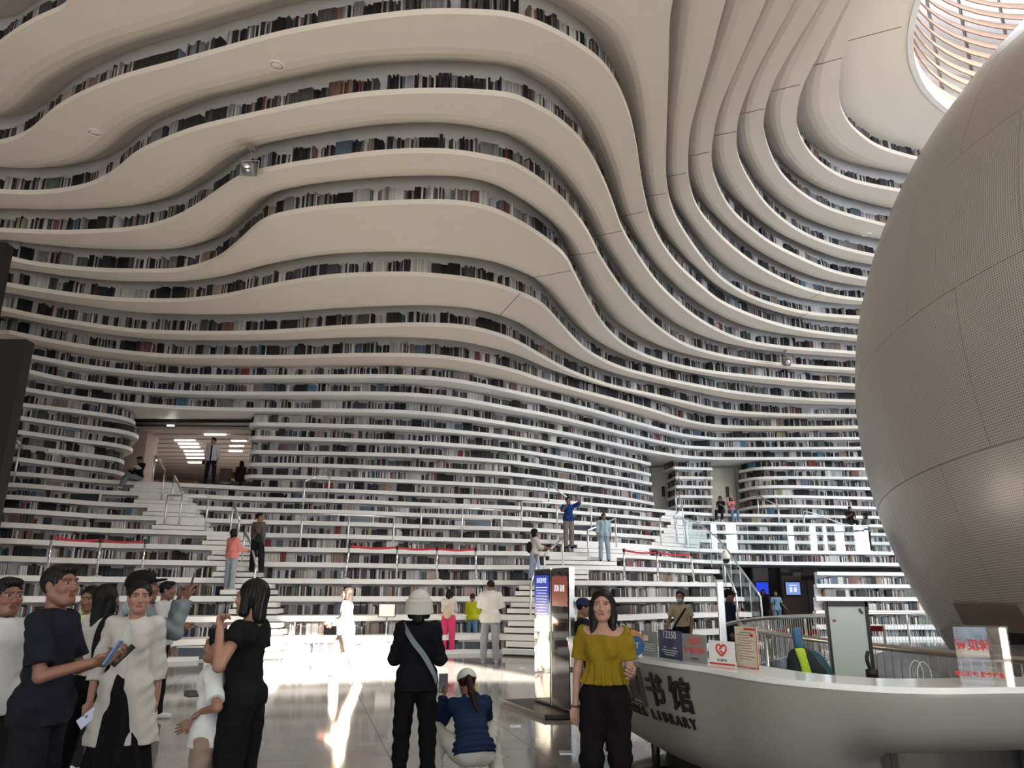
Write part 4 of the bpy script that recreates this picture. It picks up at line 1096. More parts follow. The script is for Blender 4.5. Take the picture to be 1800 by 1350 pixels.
# round emblem
q = on_z(1113, 1156, CT); t = thing('round_sign', 'round blue and orange emblem sign behind the raised hand', 'sign', (q.x, q.y + .02, CT), -.5)
b = MB(); b.tube([(0, -.004, .11), (0, .004, .11)], .10, 28); b.build('disc', mat('emblem_orange', (.50, .22, .06), .4), t)
b = MB(); b.tube([(.03, -.006, .09), (.03, -.004, .09)], .075, 28); b.build('blue_disc', mat('emblem_blue', (.03, .12, .30), .4), t)
text_obj('lettering', 'PIT', .06, M_PAPER, frame_M(Vector((.02, -.008, .09)), (1, 0, 0), (0, 0, 1)), t, .0006)
box_obj('foot', (0, .0, .006), (.08, .05, .012), M_ACR, t)
t, w_, h_ = sign('acrylic_holder', 'pale acrylic holder with small print, left of the navy sign', (1129, 1152), (1157, 1156), 41, M_ACR)
for i in range(4): box_obj('print_line', (0, -.0045, h_ * (.25 + .08 * i)), (w_ * .7, .001, h_ * .025), M_PAPER, t)
box_obj('print_panel', (-w_ * .2, -.0045, h_ * .72), (w_ * .28, .001, h_ * .22), M_PAPER, t)
t, w_, h_ = sign('number_sign', 'navy sign reading 12350 in white on the counter', (1159, 1155), (1200, 1162), 46, M_NAVY)
txt(t, '12350', 0, h_ * .83, h_ * .36, M_PAPER, sx=1.12, bold=.0004)
for i in range(3): box_obj('print_line', (0, -.0045, h_ * (.30 - .08 * i)), (w_ * (.66 - .12 * i), .001, h_ * .022), M_PAPER, t)
for s_ in (-.22, .22): box_obj('print_panel', (w_ * s_, -.0045, h_ * .40), (w_ * .12, .001, h_ * .03), M_PAPER, t)
t, w_, h_ = sign('notice_sign', 'silver acrylic notice with two lines of red lettering', (1201, 1162), (1244, 1168), 46, M_SIL)
txt(t, '一级蓝宝书', 0, h_ * .74, h_ * .26, mat('bright_red_print', (.75, .06, .04), .5, emit=(.6, .04, .02), estr=.0), bold=.0003, sx=.66)
txt(t, '第一服务台咨询', 0, h_ * .42, h_ * .25, MATS['bright_red_print'], bold=.0003, sx=.68)
txt(t, '爱心服务站', 0, h_ * .13, h_ * .10, M_INK)
t, w_, h_ = sign('heart_sign', 'white sign with a red interlaced heart emblem', (1248, 1168), (1294, 1173), 40, M_PAPER)
def heart(t, cx, cz, s):
    """two interlocking open loops forming a heart"""
    L1 = [(-.02, .30), (-.22, .46), (-.44, .40), (-.54, .16), (-.44, -.08), (-.02, -.42), (.16, -.28), (-.02, -.10), (-.14, -.02)]
    L2 = [(-.16, .10), (.02, .26), (.22, .45), (.44, .40), (.54, .16), (.44, -.08), (.24, -.26), (.12, -.40)]
    for L in (L1, L2):
        P = spline([(cx + a_ * s, -.006, cz + c_ * s) for a_, c_ in L], 5); b = MB(); b.tube(P, .045 * s * 1.6, 6); b.build('heart_loop', M_REDP, t)
heart(t, 0, h_ * .62, h_ * .50)
txt(t, '爱心服务站', 0, h_ * .22, h_ * .11, M_INK)
box_obj('red_strip', (0, -.0045, .012), (w_ * .98, .002, .012), M_REDP, t)
t, w_, h_ = sign('certificate', 'tall cream certificate card with red edge and small print', (1296, 1171), (1335, 1177), 66, M_CREAM)
box_obj('red_corner', (w_ * .2, -.0045, h_ * .95), (w_ * .5, .001, h_ * .05), M_REDP, t); box_obj('red_edge', (w_ * .485, -.0045, h_ * .5), (w_ * .03, .001, h_), M_REDP, t)
box_obj('red_edge', (0, -.0045, h_ * .01), (w_, .001, h_ * .02), M_REDP, t)
for i in range(11): box_obj('print_line', (-w_ * .05 * (i % 3), -.0045, h_ * (.86 - i * .065)), (w_ * (.7 if i % 2 else .5), .001, h_ * .010), M_INK if i not in (4, 8) else M_REDP, t)
box_obj('print_panel', (w_ * .28, -.0045, h_ * .80), (w_ * .14, .001, h_ * .07), M_REDP, t)
# acrylic donation box
A_, B_ = on_z(1716, 1203, CT), on_z(1812, 1209, CT); w_ = (B_ - A_).length
M_ACRY = thin_glass('clear_acrylic', (.93, .93, .93), 1.6)
t = thing('donation_box', 'clear acrylic box with red lettering on the right of the counter', 'box', ((A_.x + B_.x) / 2, (A_.y + B_.y) / 2 + .13, CT), math.atan2(B_.y - A_.y, B_.x - A_.x))
hb_ = .315; th_ = .006
for c_, d_ in (((0, -.14, hb_ / 2), (w_, th_, hb_)), ((0, .14, hb_ / 2), (w_, th_, hb_)), ((-w_ / 2, 0, hb_ / 2), (th_, .28, hb_)), ((w_ / 2, 0, hb_ / 2), (th_, .28, hb_)), ((0, 0, hb_), (w_, .28, th_)), ((w_ * .12, 0, hb_ / 2), (th_, .27, hb_))): box_obj('acrylic_wall', c_, d_, M_ACRY, t)
text_obj('lettering', '意见箱', .062, M_REDP, frame_M(Vector((-w_ * .16, -.146, hb_ * .68)), (1, 0, 0), (0, 0, 1)), t, .0006, bold=.002)
text_obj('lettering', '爱心捐助 服务读者', .03, M_REDP, frame_M(Vector((-w_ * .12, -.146, hb_ * .18)), (1, 0, 0), (0, 0, 1)), t, .0006, bold=.001)
# things behind the counter
q = at(1355, 1180, 6.4); t = thing('black_box', 'black tray of papers behind the certificate', 'tray', (q.x, 6.4, .80)); box_obj('body', (0, 0, .09), (.22, .2, .18), M_BLACK, t, bev=.01); box_obj('paper', (0, 0, .185), (.16, .14, .01), M_PAPER, t)
for s_ in (-1, 1): box_obj('foot', (s_ * .08, 0, -.40), (.03, .15, .80), M_GREY, t)
# office chair wearing a jacket
q = at(1412, 1185, 6.3); t = thing('office_chair', 'black office chair with wavy cable-like arms behind the desk', 'chair', (q.x - .03, 6.4, 0), .2)
box_obj('seat', (0, .15, .47), (.46, .42, .08), M_BLACK, t, bev=.03)
b = MB(); b.box((0, -.06, .78), (.40, .05, .46)); bevel(b.build('backrest', M_BLACK, t), .02)
tube_obj('pole', [Vector((0, .15, .05)), Vector((0, .15, .45))], .03, M_STEEL, t)
for i in range(5):
    a_ = 2 * PI * i / 5; tube_obj('leg', [Vector((0, .15, .07)), Vector((.26 * math.cos(a_), .15 + .26 * math.sin(a_), .03))], .02, M_BLACK, t)
for s_ in (-1,):
    tube_obj('armrest', spline([(s_ * .24, .1, .50), (s_ * .30, .05, .60), (s_ * .24, 0, .66), (s_ * .33, -.03, .70), (s_ * .27, -.05, .80), (s_ * .22, -.05, .76)], 5), .014, M_BLACK, t)
M_JKT = mat('black_padded_cloth', (.013, .015, .018), .7, bump=(30, .3)); M_LIME = mat('lime_cloth', (.42, .62, .03), .6); M_TEAL = mat('teal_cloth', (.015, .075, .10), .6, bump=(25, .3)); M_BLUEB = mat('steel_blue_cloth', (.05, .15, .24), .6)
def drape(t, name, px_pts, Y, thick, m_):
    """padded cloth shape: outline in the plane Y, swollen in the middle"""
    P = [at(x, y, Y) for x, y in px_pts]; c_ = sum(P, Vector()) / len(P); b = MB(); O_ = Vector(t.location); R_ = []
    P = [Vector(v_) for v_ in spline([tuple(p_) for p_ in P + [P[0]]], 4)][:-1]
    for s_ in (-1, 1):
        for f_, dz in ((1, 0), (.88, .7), (.5, .95), (.01, 1)):
            R_.append([c_ + (p_ - c_) * f_ + Vector((0, s_ * thick * dz, 0)) - O_ for p_ in P])
    n = len(P)
    for r_ in R_: b.v += [tuple(v_) for v_ in r_]
    for h_ in (0, 4):
        for j in range(3):
            for i in range(n): b.f.append(((h_ + j) * n + i, (h_ + j) * n + (i + 1) % n, (h_ + j + 1) * n + (i + 1) % n, (h_ + j + 1) * n + i))
    b.build(name, m_, t, True)
t = thing('jacket', 'black jacket with a lime green stripe hung over the office chair', 'jacket', (q.x, 6.25, .9))
drape(t, 'body', [(1384, 1200), (1384, 1160), (1390, 1143), (1402, 1139), (1420, 1140), (1436, 1160), (1455, 1195)], 6.22, .07, M_JKT)
drape(t, 'stripe', [(1397, 1140), (1413, 1140), (1419, 1158), (1428, 1188), (1430, 1200), (1414, 1200), (1408, 1172), (1400, 1150)], 6.14, .015, M_LIME)
q = at(1440, 1170, 6.5); t = thing('shoulder_bag', 'teal shoulder bag slumped beside the black jacket', 'bag', (q.x, 6.5, .9))
drape(t, 'body', [(1412, 1143), (1425, 1141), (1445, 1152), (1458, 1172), (1472, 1200), (1440, 1200), (1422, 1165)], 6.42, .05, M_TEAL)
q = at(1402, 1120, 6.7); t = thing('blue_towel', 'steel blue cloth roll standing on the chair back', 'cloth', (q.x, 6.7, 1.1))
drape(t, 'body', [(1392, 1104), (1407, 1103), (1409, 1122), (1415, 1142), (1400, 1143), (1394, 1124)], 6.62, .04, M_BLUEB)
# second chair arm right of the whiteboard
q = at(1532, 1180, 7.0); t = thing('desk_lamp', 'black jointed desk lamp right of the whiteboard', 'lamp', (q.x, 7.0, .75))
tube_obj('arm', spline([(0, 0, 0), (.03, 0, .12), (-.01, 0, .2), (-.03, 0, .28), (-.01, 0, .34)], 4), .016, M_BLACK, t); b = MB(); b.lathe([(.001, .2), (.05, .19), (.05, .12), (.001, .11)], n=16); b.build('head', M_BLACK, t, True)
b = MB(); b.lathe([(.001, 0), (.09, 0), (.09, .02), (.001, .02)], n=20); b.build('base', M_BLACK, t)
tube_obj('stand', [Vector((0, 0, -.75)), Vector((0, 0, 0))], .02, M_GREY, t)
# whiteboard
A_, B_ = at(1451, 1057, 7.6), at(1522, 1058, 7.6); w_ = B_.x - A_.x
t = thing('whiteboard', 'tall narrow whiteboard with black frame standing behind the desk', 'whiteboard', ((A_.x + B_.x) / 2, 7.6, 0))
zt = A_.z; zb = .35
brd_ = box_obj('board', (0, 0, (zt + zb) / 2), (w_ - .03, .02, zt - zb - .02), mat('board_white', (.52, .58, .55), .25), t)
for c_, d_ in (((0, -.004, zt - .022), (w_, .04, .05)), ((0, -.004, zb), (w_, .04, .03)), ((-w_ / 2, -.004, (zt + zb) / 2), (.022, .04, zt - zb)), ((w_ / 2 - .01, -.004, (zt + zb) / 2), (.03, .04, zt - zb))): box_obj('frame', c_, d_, M_BLACK, t)
for s_ in (-1, 1): box_obj('leg', (s_ * w_ * .4, 0, .18), (.03, .04, .34), M_BLACK, t); box_obj('foot', (s_ * w_ * .4, 0, .015), (.04, .4, .03), M_BLACK, t)
b = MB(); p_ = at(1466, 1091, 7.59); b.tube([(p_.x - t.location.x, -.03, p_.z), (p_.x - t.location.x, -.012, p_.z)], .012, 12); b.build('magnet', M_REDP, brd_)
for i in range(3):
    p_ = at(1510 + i * 2, 1071 + i * 3, 7.59); b = MB(); b.tube([(p_.x - t.location.x, -.03, p_.z), (p_.x - t.location.x, -.012, p_.z)], .011, 12); b.build('magnet', mat('green_magnet', (.02, .09, .05), .4), brd_)
# paper bag
q = on_z(1618, 1206, .62); q = at(1620, 1200, 5.9); t = thing('paper_bag', 'small brown paper bag with white string handles behind the counter', 'bag', (q.x, 5.9, .78))
M_KRAFT = mat('kraft_paper', (.34, .27, .20), .7); hh_ = q.z - .78 + .02
for c_, d_ in (((0, -.06, hh_ / 2), (.17, .004, hh_)), ((0, .06, hh_ / 2), (.17, .004, hh_)), ((-.085, 0, hh_ / 2), (.004, .12, hh_)), ((.085, 0, hh_ / 2), (.004, .12, hh_)), ((0, 0, .002), (.17, .12, .004))): box_obj('side', c_, d_, M_KRAFT, t)
for s_ in (-1, 1): tube_obj('handle', spline([(-.05, s_ * .055, hh_ - .02), (-.045, s_ * .055, hh_ + .08), (0, s_ * .05, hh_ + .13), (.045, s_ * .055, hh_ + .08), (.05, s_ * .055, hh_ - .02)], 6), .0035, M_PAPER, t, 6)
# inner work surface the chair-side things rest on
t = thing('work_table', 'low grey work surface behind the counter', 'table', (3.2, 6.2, 0)); box_obj('tabletop', (0, -.05, .76), (1.7, .8, .03), M_GREY, t)
for a_ in (-.8, .8): box_obj('leg', (a_, 0, .37), (.05, .6, .74), M_GREY, t)

# ================================================================ information screens beside the desk
A_, B_ = floor_at(943, 1239), floor_at(1009, 1262); A_.z = B_.z = 0
v_ = (B_ - A_); L_ = v_.length; a_ = math.atan2(v_.y, v_.x); c_ = (A_ + B_) / 2
t = thing('screen_totem', 'pair of tall black upright information screens on a black floor plate', 'screens', (c_.x, c_.y, 0), a_)
b = MB(); b.prism([(-L_ * .72, -.42), (L_ * .52, -.42), (L_ * .60, -.25), (L_ * .60, .25), (-L_ * .6, .25), (-L_ * .72, 0)], 0, .06); bevel(b.build('base', M_BLACK, t), .015)
ht = 1.84
for i, s_ in enumerate((-1, 1)):
    x_ = s_ * L_ * .25
    fr_ = box_obj('screen_housing', (x_, 0, .06 + ht / 2), (L_ * .485, .07, ht), M_BLACK, t, bev=.012)
    m_ = mat('gloss_screen_%s' % ('blue' if i == 0 else 'red'), (.012, .014, .03) if i == 0 else (.03, .014, .014), .05, coat=1, spec=.8)
    box_obj('glass_front', (x_, -.038, .06 + ht / 2), (L_ * .44, .008, ht * .96), m_, fr_)
    sc_ = mat('lit_blue', (.01, .02, .1), .2, emit=(.02, .05, .42), estr=.55) if i == 0 else mat('lit_red', (.12, .03, .02), .2, emit=(.22, .05, .035), estr=.5)
    box_obj('display', (x_, -.0435, .06 + ht * (.80 if i == 0 else .83)), (L_ * .41, .003, ht * (.30 if i == 0 else .22)), sc_, fr_)
    if i == 0:
        text_obj('display_text', '新区图书馆', .085, M_SCW, frame_M(Vector((x_, -.047, ht * .94)), (1, 0, 0), (0, 0, 1)), fr_, .0004, sx=.8)
        for j in range(14): box_obj('text_line', (x_, -.0465, ht * (.89 - .022 * j)), (L_ * (.34 - .03 * (j % 3)), .001, .008), M_SCW, fr_)
    else:
        text_obj('display_text', '滨海 读者', .10, M_SCW, frame_M(Vector((x_, -.047, ht * .88)), (1, 0, 0), (0, 0, 1)), fr_, .0004, sx=.8)
    tag(box_obj('side_edge', (x_ + L_ * .245, 0, .06 + ht / 2), (.012, .075, ht), M_STEEL, t))
# ---- floor sockets
for px, y, lab in ((906, 1276, 'small metal floor socket left of the screens'), (995, 1323, 'metal floor socket cover near the desk nose'), (926, 1203, 'tiny floor plate in the lit area by the stair'), (918, 1174, 'tiny floor plate nearest the middle stair')):
    q = floor_at(px, y); t = tag(box_obj('floor_socket', (q.x, q.y, .004), (.14, .14, .008), M_STEEL), lab, 'floor socket')
q = floor_at(878, 1331); t = thing('floor_hatch', 'round steel floor outlet beside the crouching woman', 'floor socket', (q.x, q.y, 0)); b = MB(); b.lathe([(.001, .008), (.08, .008), (.09, .003), (.10, .0)], n=24); b.build('cover', M_STEEL, t, True)
# grey rail rack at the lower left corner
t = thing('side_gate', 'grey steel gate frame cut off at the lower left corner', 'gate', (at(12, 1200, 5.8).x, 5.8, 0))
for x_ in (-.12, .10): box_obj('post', (x_, 0, .5), (.035, .05, 1.0), M_STEEL, t)
for z_ in (.12, .98): box_obj('crossbar', (-.01, 0, z_), (.22, .05, .03), M_STEEL, t)
b = MB()
for i in range(7): b.box((-.1 + i * .028, 0, .55), (.006, .02, .85))
tag(b.build('bar', M_STEEL, t), kind='stuff')
# ================================================================ people: smooth signed-distance bodies meshed with surface nets
def nets(f, o, h):
    """surface nets on grid f (negative inside)"""
    s = f < 0
    c = s[:-1, :-1, :-1].astype(np.int8)
    tot = np.zeros_like(c)
    for a in (0, 1):
        for b_ in (0, 1):
            for d in (0, 1):
                tot += s[a:a + c.shape[0], b_:b_ + c.shape[1], d:d + c.shape[2]]
    act = (tot > 0) & (tot < 8)
    I = np.argwhere(act)
    if len(I) == 0: return np.zeros((0, 3)), np.zeros((0, 4), int)
    idx = -np.ones(act.shape, np.int64); idx[act] = np.arange(len(I))
    acc = np.zeros((len(I), 3)); cnt = np.zeros(len(I))
    cor = [(a, b_, d) for a in (0, 1) for b_ in (0, 1) for d in (0, 1)]
    for p in cor:
        for ax_ in range(3):
            if p[ax_]: continue
            q = list(p); q[ax_] = 1
            v0 = f[I[:, 0] + p[0], I[:, 1] + p[1], I[:, 2] + p[2]]; v1 = f[I[:, 0] + q[0], I[:, 1] + q[1], I[:, 2] + q[2]]
            m = (v0 < 0) != (v1 < 0); t = v0[m] / (v0[m] - v1[m])
            P = np.tile(np.array(p, float), (m.sum(), 1)); P[:, ax_] += t
            acc[m] += P; cnt[m] += 1
    V = (I + acc / cnt[:, None]) * h + o
    Q = []
    for ax_ in range(3):
        sl0 = [slice(None)] * 3; sl1 = [slice(None)] * 3; sl0[ax_] = slice(0, -1); sl1[ax_] = slice(1, None)
        d = s[tuple(sl0)] != s[tuple(sl1)]
        E_ = np.argwhere(d); u, w = [(1, 2), (2, 0), (0, 1)][ax_]
        ok = (E_[:, u] > 0) & (E_[:, w] > 0) & (E_[:, u] < f.shape[u] - 1) & (E_[:, w] < f.shape[w] - 1); E_ = E_[ok]
        def cell(du, dw):
            C_ = E_.copy(); C_[:, u] -= du; C_[:, w] -= dw; return idx[C_[:, 0], C_[:, 1], C_[:, 2]]
        quad = np.stack([cell(1, 1), cell(0, 1), cell(0, 0), cell(1, 0)], 1)
        flip = ~s[tuple(sl0)][E_[:, 0], E_[:, 1], E_[:, 2]]
        quad[flip] = quad[flip][:, ::-1]; Q.append(quad)
    Q = np.concatenate(Q); Q = Q[(Q >= 0).all(1)]
    return V, Q
class SDF:
    def __init__(s): s.p = []
    def cap(s, a, b, ra, rb=None, flat=None, fk=1.0, k=None, cuts=(), sub=False, clip=None):
        s.p.append(('c', np.array(a, float), np.array(b, float), ra, ra if rb is None else rb, flat, fk, k, cuts, sub)); return s
    def ell(s, c, r, R=None, k=None, cuts=(), sub=False):
        s.p.append(('e', np.array(c, float), np.array(r, float), R, k, cuts, sub)); return s
    def bounds(s):
        lo, hi = [], []
        for q in s.p:
            if q[0] == 'c':
                if q[9]: continue
                r = max(q[3], q[4]) * 1.02; lo += [np.minimum(q[1], q[2]) - r]; hi += [np.maximum(q[1], q[2]) + r]
            else:
                if q[6]: continue
                r = max(q[2]) if q[3] is not None else q[2]; lo += [q[1] - r]; hi += [q[1] + r]
        return np.min(lo, 0), np.max(hi, 0)
    def mesh(s, h, k=.02, post=None, warp=None, trim=None):
        lo, hi = s.bounds(); lo = lo - 3 * h; hi = hi + 3 * h
        n = np.ceil((hi - lo) / h).astype(int) + 1
        f = np.full(n, .5, np.float32)
        ax_ = [lo[i] + np.arange(n[i]) * h for i in range(3)]
        for q in s.p:
            kk = (q[7] if q[0] == 'c' else q[4]); kk = k if kk is None else kk
            if q[0] == 'c': r = max(q[3], q[4]); a = np.minimum(q[1], q[2]) - r; b_ = np.maximum(q[1], q[2]) + r
            else: r = max(q[2]); a = q[1] - r; b_ = q[1] + r
            pad = kk + 3 * h; i0 = np.clip(np.floor((a - pad - lo) / h).astype(int), 0, n); i1 = np.clip(np.ceil((b_ + pad - lo) / h).astype(int) + 1, 0, n)
            if (i1 <= i0).any(): continue
            sl = tuple(slice(x, y) for x, y in zip(i0, i1))
            P = np.stack(np.meshgrid(*[ax_[i][sl[i]] for i in range(3)], indexing='ij'), -1).astype(np.float32)
            if warp is not None: P = P + warp(P)
            if q[0] == 'c':
                A_, B_ = q[1], q[2]; D_ = P - A_
                ba = B_ - A_
                if q[5] is not None:
                    nrm = np.array(q[5], float); nrm /= np.linalg.norm(nrm); D_ = D_ + (q[6] - 1) * (D_ @ nrm)[..., None] * nrm
                    ba = ba + (q[6] - 1) * (ba @ nrm) * nrm
                t = np.clip((D_ @ ba) / max(1e-9, ba @ ba), 0, 1)
                d = np.linalg.norm(D_ - t[..., None] * ba, axis=-1) - (q[3] + (q[4] - q[3]) * t); cuts, sub = q[8], q[9]
            else:
                D_ = P - q[1]
                if q[3] is not None: D_ = D_ @ np.array(q[3])
                kq = D_ / q[2]; l_ = np.linalg.norm(kq, axis=-1); l2 = np.linalg.norm(kq / q[2], axis=-1)
                d = l_ * (l_ - 1) / np.maximum(l2, 1e-6); d = np.where(l_ < 1e-3, -min(q[2]), d); cuts, sub = q[5], q[6]
            for cp, cn in cuts:
                cn = np.array(cn, float); cn /= np.linalg.norm(cn); d = np.maximum(d, (P - np.array(cp)) @ cn)
            g = f[sl]
            if sub:
                m = -d; hh = np.clip(.5 + .5 * (g - m) / kk, 0, 1) if kk > 0 else None
                f[sl] = (m + (g - m) * hh + kk * hh * (1 - hh)) if kk > 0 else np.maximum(g, m)
            else:
                if kk > 0:
                    hh = np.clip(.5 + .5 * (g - d) / kk, 0, 1); f[sl] = g + (d - g) * hh - kk * hh * (1 - hh)
                else: f[sl] = np.minimum(g, d)
        if trim:
            P = np.stack(np.meshgrid(*ax_, indexing='ij'), -1)
            for cp, cn in trim:
                cn = np.array(cn, float); cn /= np.linalg.norm(cn); f = np.maximum(f, (P - np.array(cp)) @ cn)
        f[0] = f[-1] = .5; f[:, 0] = f[:, -1] = .5; f[:, :, 0] = f[:, :, -1] = .5
        return nets(f, lo, h)
def np_mesh(name, parts, colors=None, smooth=True):
    """join (V, Q) islands; colors: matching per-vertex colour arrays"""
    V = np.concatenate([p[0] for p in parts]); off = 0; Q = []
    for p in parts: Q.append(p[1] + off); off += len(p[0])
    Q = np.concatenate(Q)
    me = bpy.data.meshes.new(name); me.vertices.add(len(V)); me.vertices.foreach_set('co', V.astype(np.float32).reshape(-1))
    me.loops.add(len(Q) * 4); me.loops.foreach_set('vertex_index', Q.astype(np.int32).reshape(-1))
    me.polygons.add(len(Q)); me.polygons.foreach_set('loop_start', np.arange(0, len(Q) * 4, 4, dtype=np.int32)); me.update(calc_edges=True)
    if colors is not None:
        a = me.color_attributes.new('Col', 'FLOAT_COLOR', 'POINT'); C_ = np.concatenate(colors); a.data.foreach_set('color', np.concatenate([C_, np.ones((len(C_), 1))], 1).astype(np.float32).reshape(-1))
    if smooth: me.shade_smooth()
    return me
def nv(v): v = np.array(v, float); return v / np.linalg.norm(v)
M_SKIN = attr_mat('skin', 'Col', .5, spec=.35)
CLOTH = {}
def cloth(c, rough=.85):
    key = tuple(round(x, 3) for x in c)
    if key not in CLOTH: CLOTH[key] = mat('cloth_%02d' % len(CLOTH), c, rough, spec=.08, bump=(9, .35))
    return CLOTH[key]
def rotz(v, a): c_, s_ = math.cos(a), math.sin(a); return np.array([v[0] * c_ - v[1] * s_, v[0] * s_ + v[1] * c_, v[2]])
def rotx(v, a): c_, s_ = math.cos(a), math.sin(a); return np.array([v[0], v[1] * c_ - v[2] * s_, v[1] * s_ + v[2] * c_])

def hand_sdf(S, w, d, n, side, s, curl=.5, thumb=.6):
    """palm and five fingers; w wrist, d pointing direction, n palm normal (the way fingers curl)"""
    d = nv(d); n = np.array(n, float); n = nv(n - d * (n @ d)); l = np.cross(d, n) * side      # l towards the thumb
    pc = w + d * .045 * s
    S.cap(w - d * .01 * s, w + d * .02 * s, .023 * s, .026 * s, n, 1.3, k=.015)
    S.cap(pc - l * .020 * s, pc + l * .020 * s + d * .003, .026 * s, .025 * s, n, 1.75, k=.012)
    S.cap(pc + d * .03 * s - l * .024 * s, pc + d * .03 * s + l * .024 * s, .016 * s, .016 * s, n, 1.2, k=.012)
    for i, (off, ln) in enumerate(((.030, .070), (.010, .078), (-.011, .073), (-.031, .058))):
        b0 = w + d * (.083 - .004 * abs(i - 1)) * s + l * off * s; r = .0092 - .0006 * i; a = 0
        for j, fr in enumerate((.45, .32, .23)):
            a += curl * (.75 if j == 0 else .9) * (1 + .07 * i)
            dd = d * math.cos(a) + n * math.sin(a) + l * (.05 * (1.5 - i)) * (1 - curl * .4); e = b0 + nv(dd) * ln * fr * s
            S.cap(b0, e, r * s * (1 - .08 * j), r * s * (.93 - .08 * j), k=.004); b0 = e
    t0 = w + d * .022 * s + l * .024 * s; t1 = t0 + nv(d * .75 + l * .8 + n * .25 * thumb) * .040 * s; t2 = t1 + nv(d * .95 + l * .15 + n * .5 * thumb) * .030 * s
    S.cap(t0, t1, .0135 * s, .0105 * s, k=.010); S.cap(t1, t2, .0105 * s, .0085 * s, k=.004)
HT = {}
def person(label, loc, face, H=1.66, sex='f', near=1, skin=(.30, .17, .115), hair=('short', (.012, .010, .010)), top=('tee', (.5, .5, .5), {}), bottom=('trousers', (.02, .02, .02), {}),
           shoes=(.5, .5, .5), ra=None, la=None, rl=None, ll=None, lean=(0, 0), head=(0, 0), hands=(.35, .35), extra=(), root_z=None, group=None, sit=False, hand_n=(None, None), name='person'):
    """face: heading angle in degrees, 0 = looking away from the camera (+Y), 180 = towards it. arms/legs: (upper direction, lower direction) in body axes: x right, y front, z up"""
    s = H / 1.68; g = {0: .0165, 1: .0125, 2: .0065}[near]; gh = {0: .012, 1: .009, 2: .0034}[near]; male = sex == 'm'; child = H < 1.45
    ra = ra or ((.12, .02, -1), (.02, .16, -1)); la = la or ((-.12, .02, -1), (-.02, .16, -1))
    rl = rl or ((.04, 0, -1), (.0, -.02, -1)); ll = ll or ((-.04, 0, -1), (.0, -.02, -1))
    UA, FA, TH_, SH = .285 * s, .245 * s, .415 * s, .415 * s
    hw = .088 * s; sw = (.174 if male else .149) * s
    if child: sw *= .92
    pel = np.zeros(3)
    def chain(j, D_, L1, L2): e = j + nv(D_[0]) * L1; return e, e + nv(D_[1]) * L2
    up = nv((lean[0], lean[1], 1.0))
    fwd_ = nv(np.array([0, 1, 0]) - up * up[1]); rt_ = np.cross(fwd_, up)
    def B(x, y, z): return pel + rt_ * x + fwd_ * y + up * z
    neck = B(0, -.012 * s, .475 * s); shR, shL = B(sw, -.015 * s, .435 * s), B(-sw, -.015 * s, .435 * s)
    hipR, hipL = pel + np.array([hw, 0, -.02 * s]), pel + np.array([-hw, 0, -.02 * s])
    elR, wrR = chain(shR, ra, UA, FA); elL, wrL = chain(shL, la, UA, FA)
    knR, anR = chain(hipR, rl, TH_, SH); knL, anL = chain(hipL, ll, TH_, SH)
    hy, hp = math.radians(head[0]), math.radians(head[1])
    hs = s * (1.12 if child else 1.0)
    def HR(v):  # head axes to body
        v = rotx(np.array(v, float), hp); v = rotz(v, hy); return rt_ * v[0] + fwd_ * v[1] + up * v[2]
    hc = neck + up * .055 * s + HR((0, .018, .095)) * hs
    def Hd(x, y, z): return hc + HR((x * hs, y * hs, z * hs))
    RH = np.stack([HR((1, 0, 0)), HR((0, 1, 0)), HR((0, 0, 1))], 1)
    minz = min(anR[2], anL[2]) - .085 * s
    z0 = -minz if root_z is None else root_z
    T = thing(name, label, 'person', (loc[0], loc[1], loc[2]), math.radians(-face) if False else math.radians(face), group)
    sh = np.array([0, 0, z0])
    def out(nm, parts, m_, colors=None, parent=T):
        parts = [(p[0] + sh, p[1]) for p in parts]
        return link(nm, np_mesh(nm, parts, colors), parent, m_)
    # ---------- body
    S = SDF()
    S.cap(B(-.055 * s, 0, 0), B(.055 * s, 0, 0), .098 * s, .098 * s, fwd_, 1.05)
    S.cap(B(0, 0, .04 * s), B(0, 0, .20 * s), (.118 if male else .112) * s, (.115 if male else .098) * s, fwd_, 1.3)
    S.cap(B(0, 0, .20 * s), B(0, 0, .36 * s), (.115 if male else .10) * s, (.14 if male else .122) * s, fwd_, 1.35)
    S.cap(B(-.09 * s, -.01 * s, .385 * s), B(.09 * s, -.01 * s, .385 * s), .075 * s, .075 * s)
    if not male and not child:
        for q in (-1, 1): S.ell(B(q * .060 * s, .058 * s, .305 * s), np.array([.052, .045, .055]) * s, k=.04)
    S.cap(neck - up * .05 * s, hc - HR((0, .02, .04)) * hs, .056 * s, .048 * s, k=.03)
    for a_, e_, w_ in ((shR, elR, wrR), (shL, elL, wrL)):
        S.cap(neck - up * .045 * s, a_, .038 * s, .036 * s, k=.02); S.cap(a_, e_, .040 * s, .033 * s, k=.02); S.cap(e_, w_, .036 * s, .024 * s, k=.015)
    for a_, k_, n_ in ((hipR, knR, anR), (hipL, knL, anL)):
        S.cap(a_, k_, .083 * s, .052 * s, k=.03); S.cap(k_, n_, .052 * s, .034 * s, k=.02); S.ell(k_ + (n_ - k_) * .3 + np.array([0, -.015 * s, 0]), np.array([.038, .042, .085]) * s, k=.02)
        sd_ = nv((n_ - k_)); fd = np.array([0, 1., 0]) if abs(sd_[2]) > .5 else np.array([0, .3, -1.])
        S.cap(n_ - np.array([0, .02 * s, .03 * s]), n_ + np.array([0, .12 * s, -.055 * s]), .035 * s, .026 * s, k=.02)
    parts = [S.mesh(g, .03)]
    # ---------- head
    K = SDF()
    K.cap(hc - HR((0, .03, .16)) * hs, hc - HR((0, .025, .04)) * hs, .052 * s, .049 * s, k=.02)
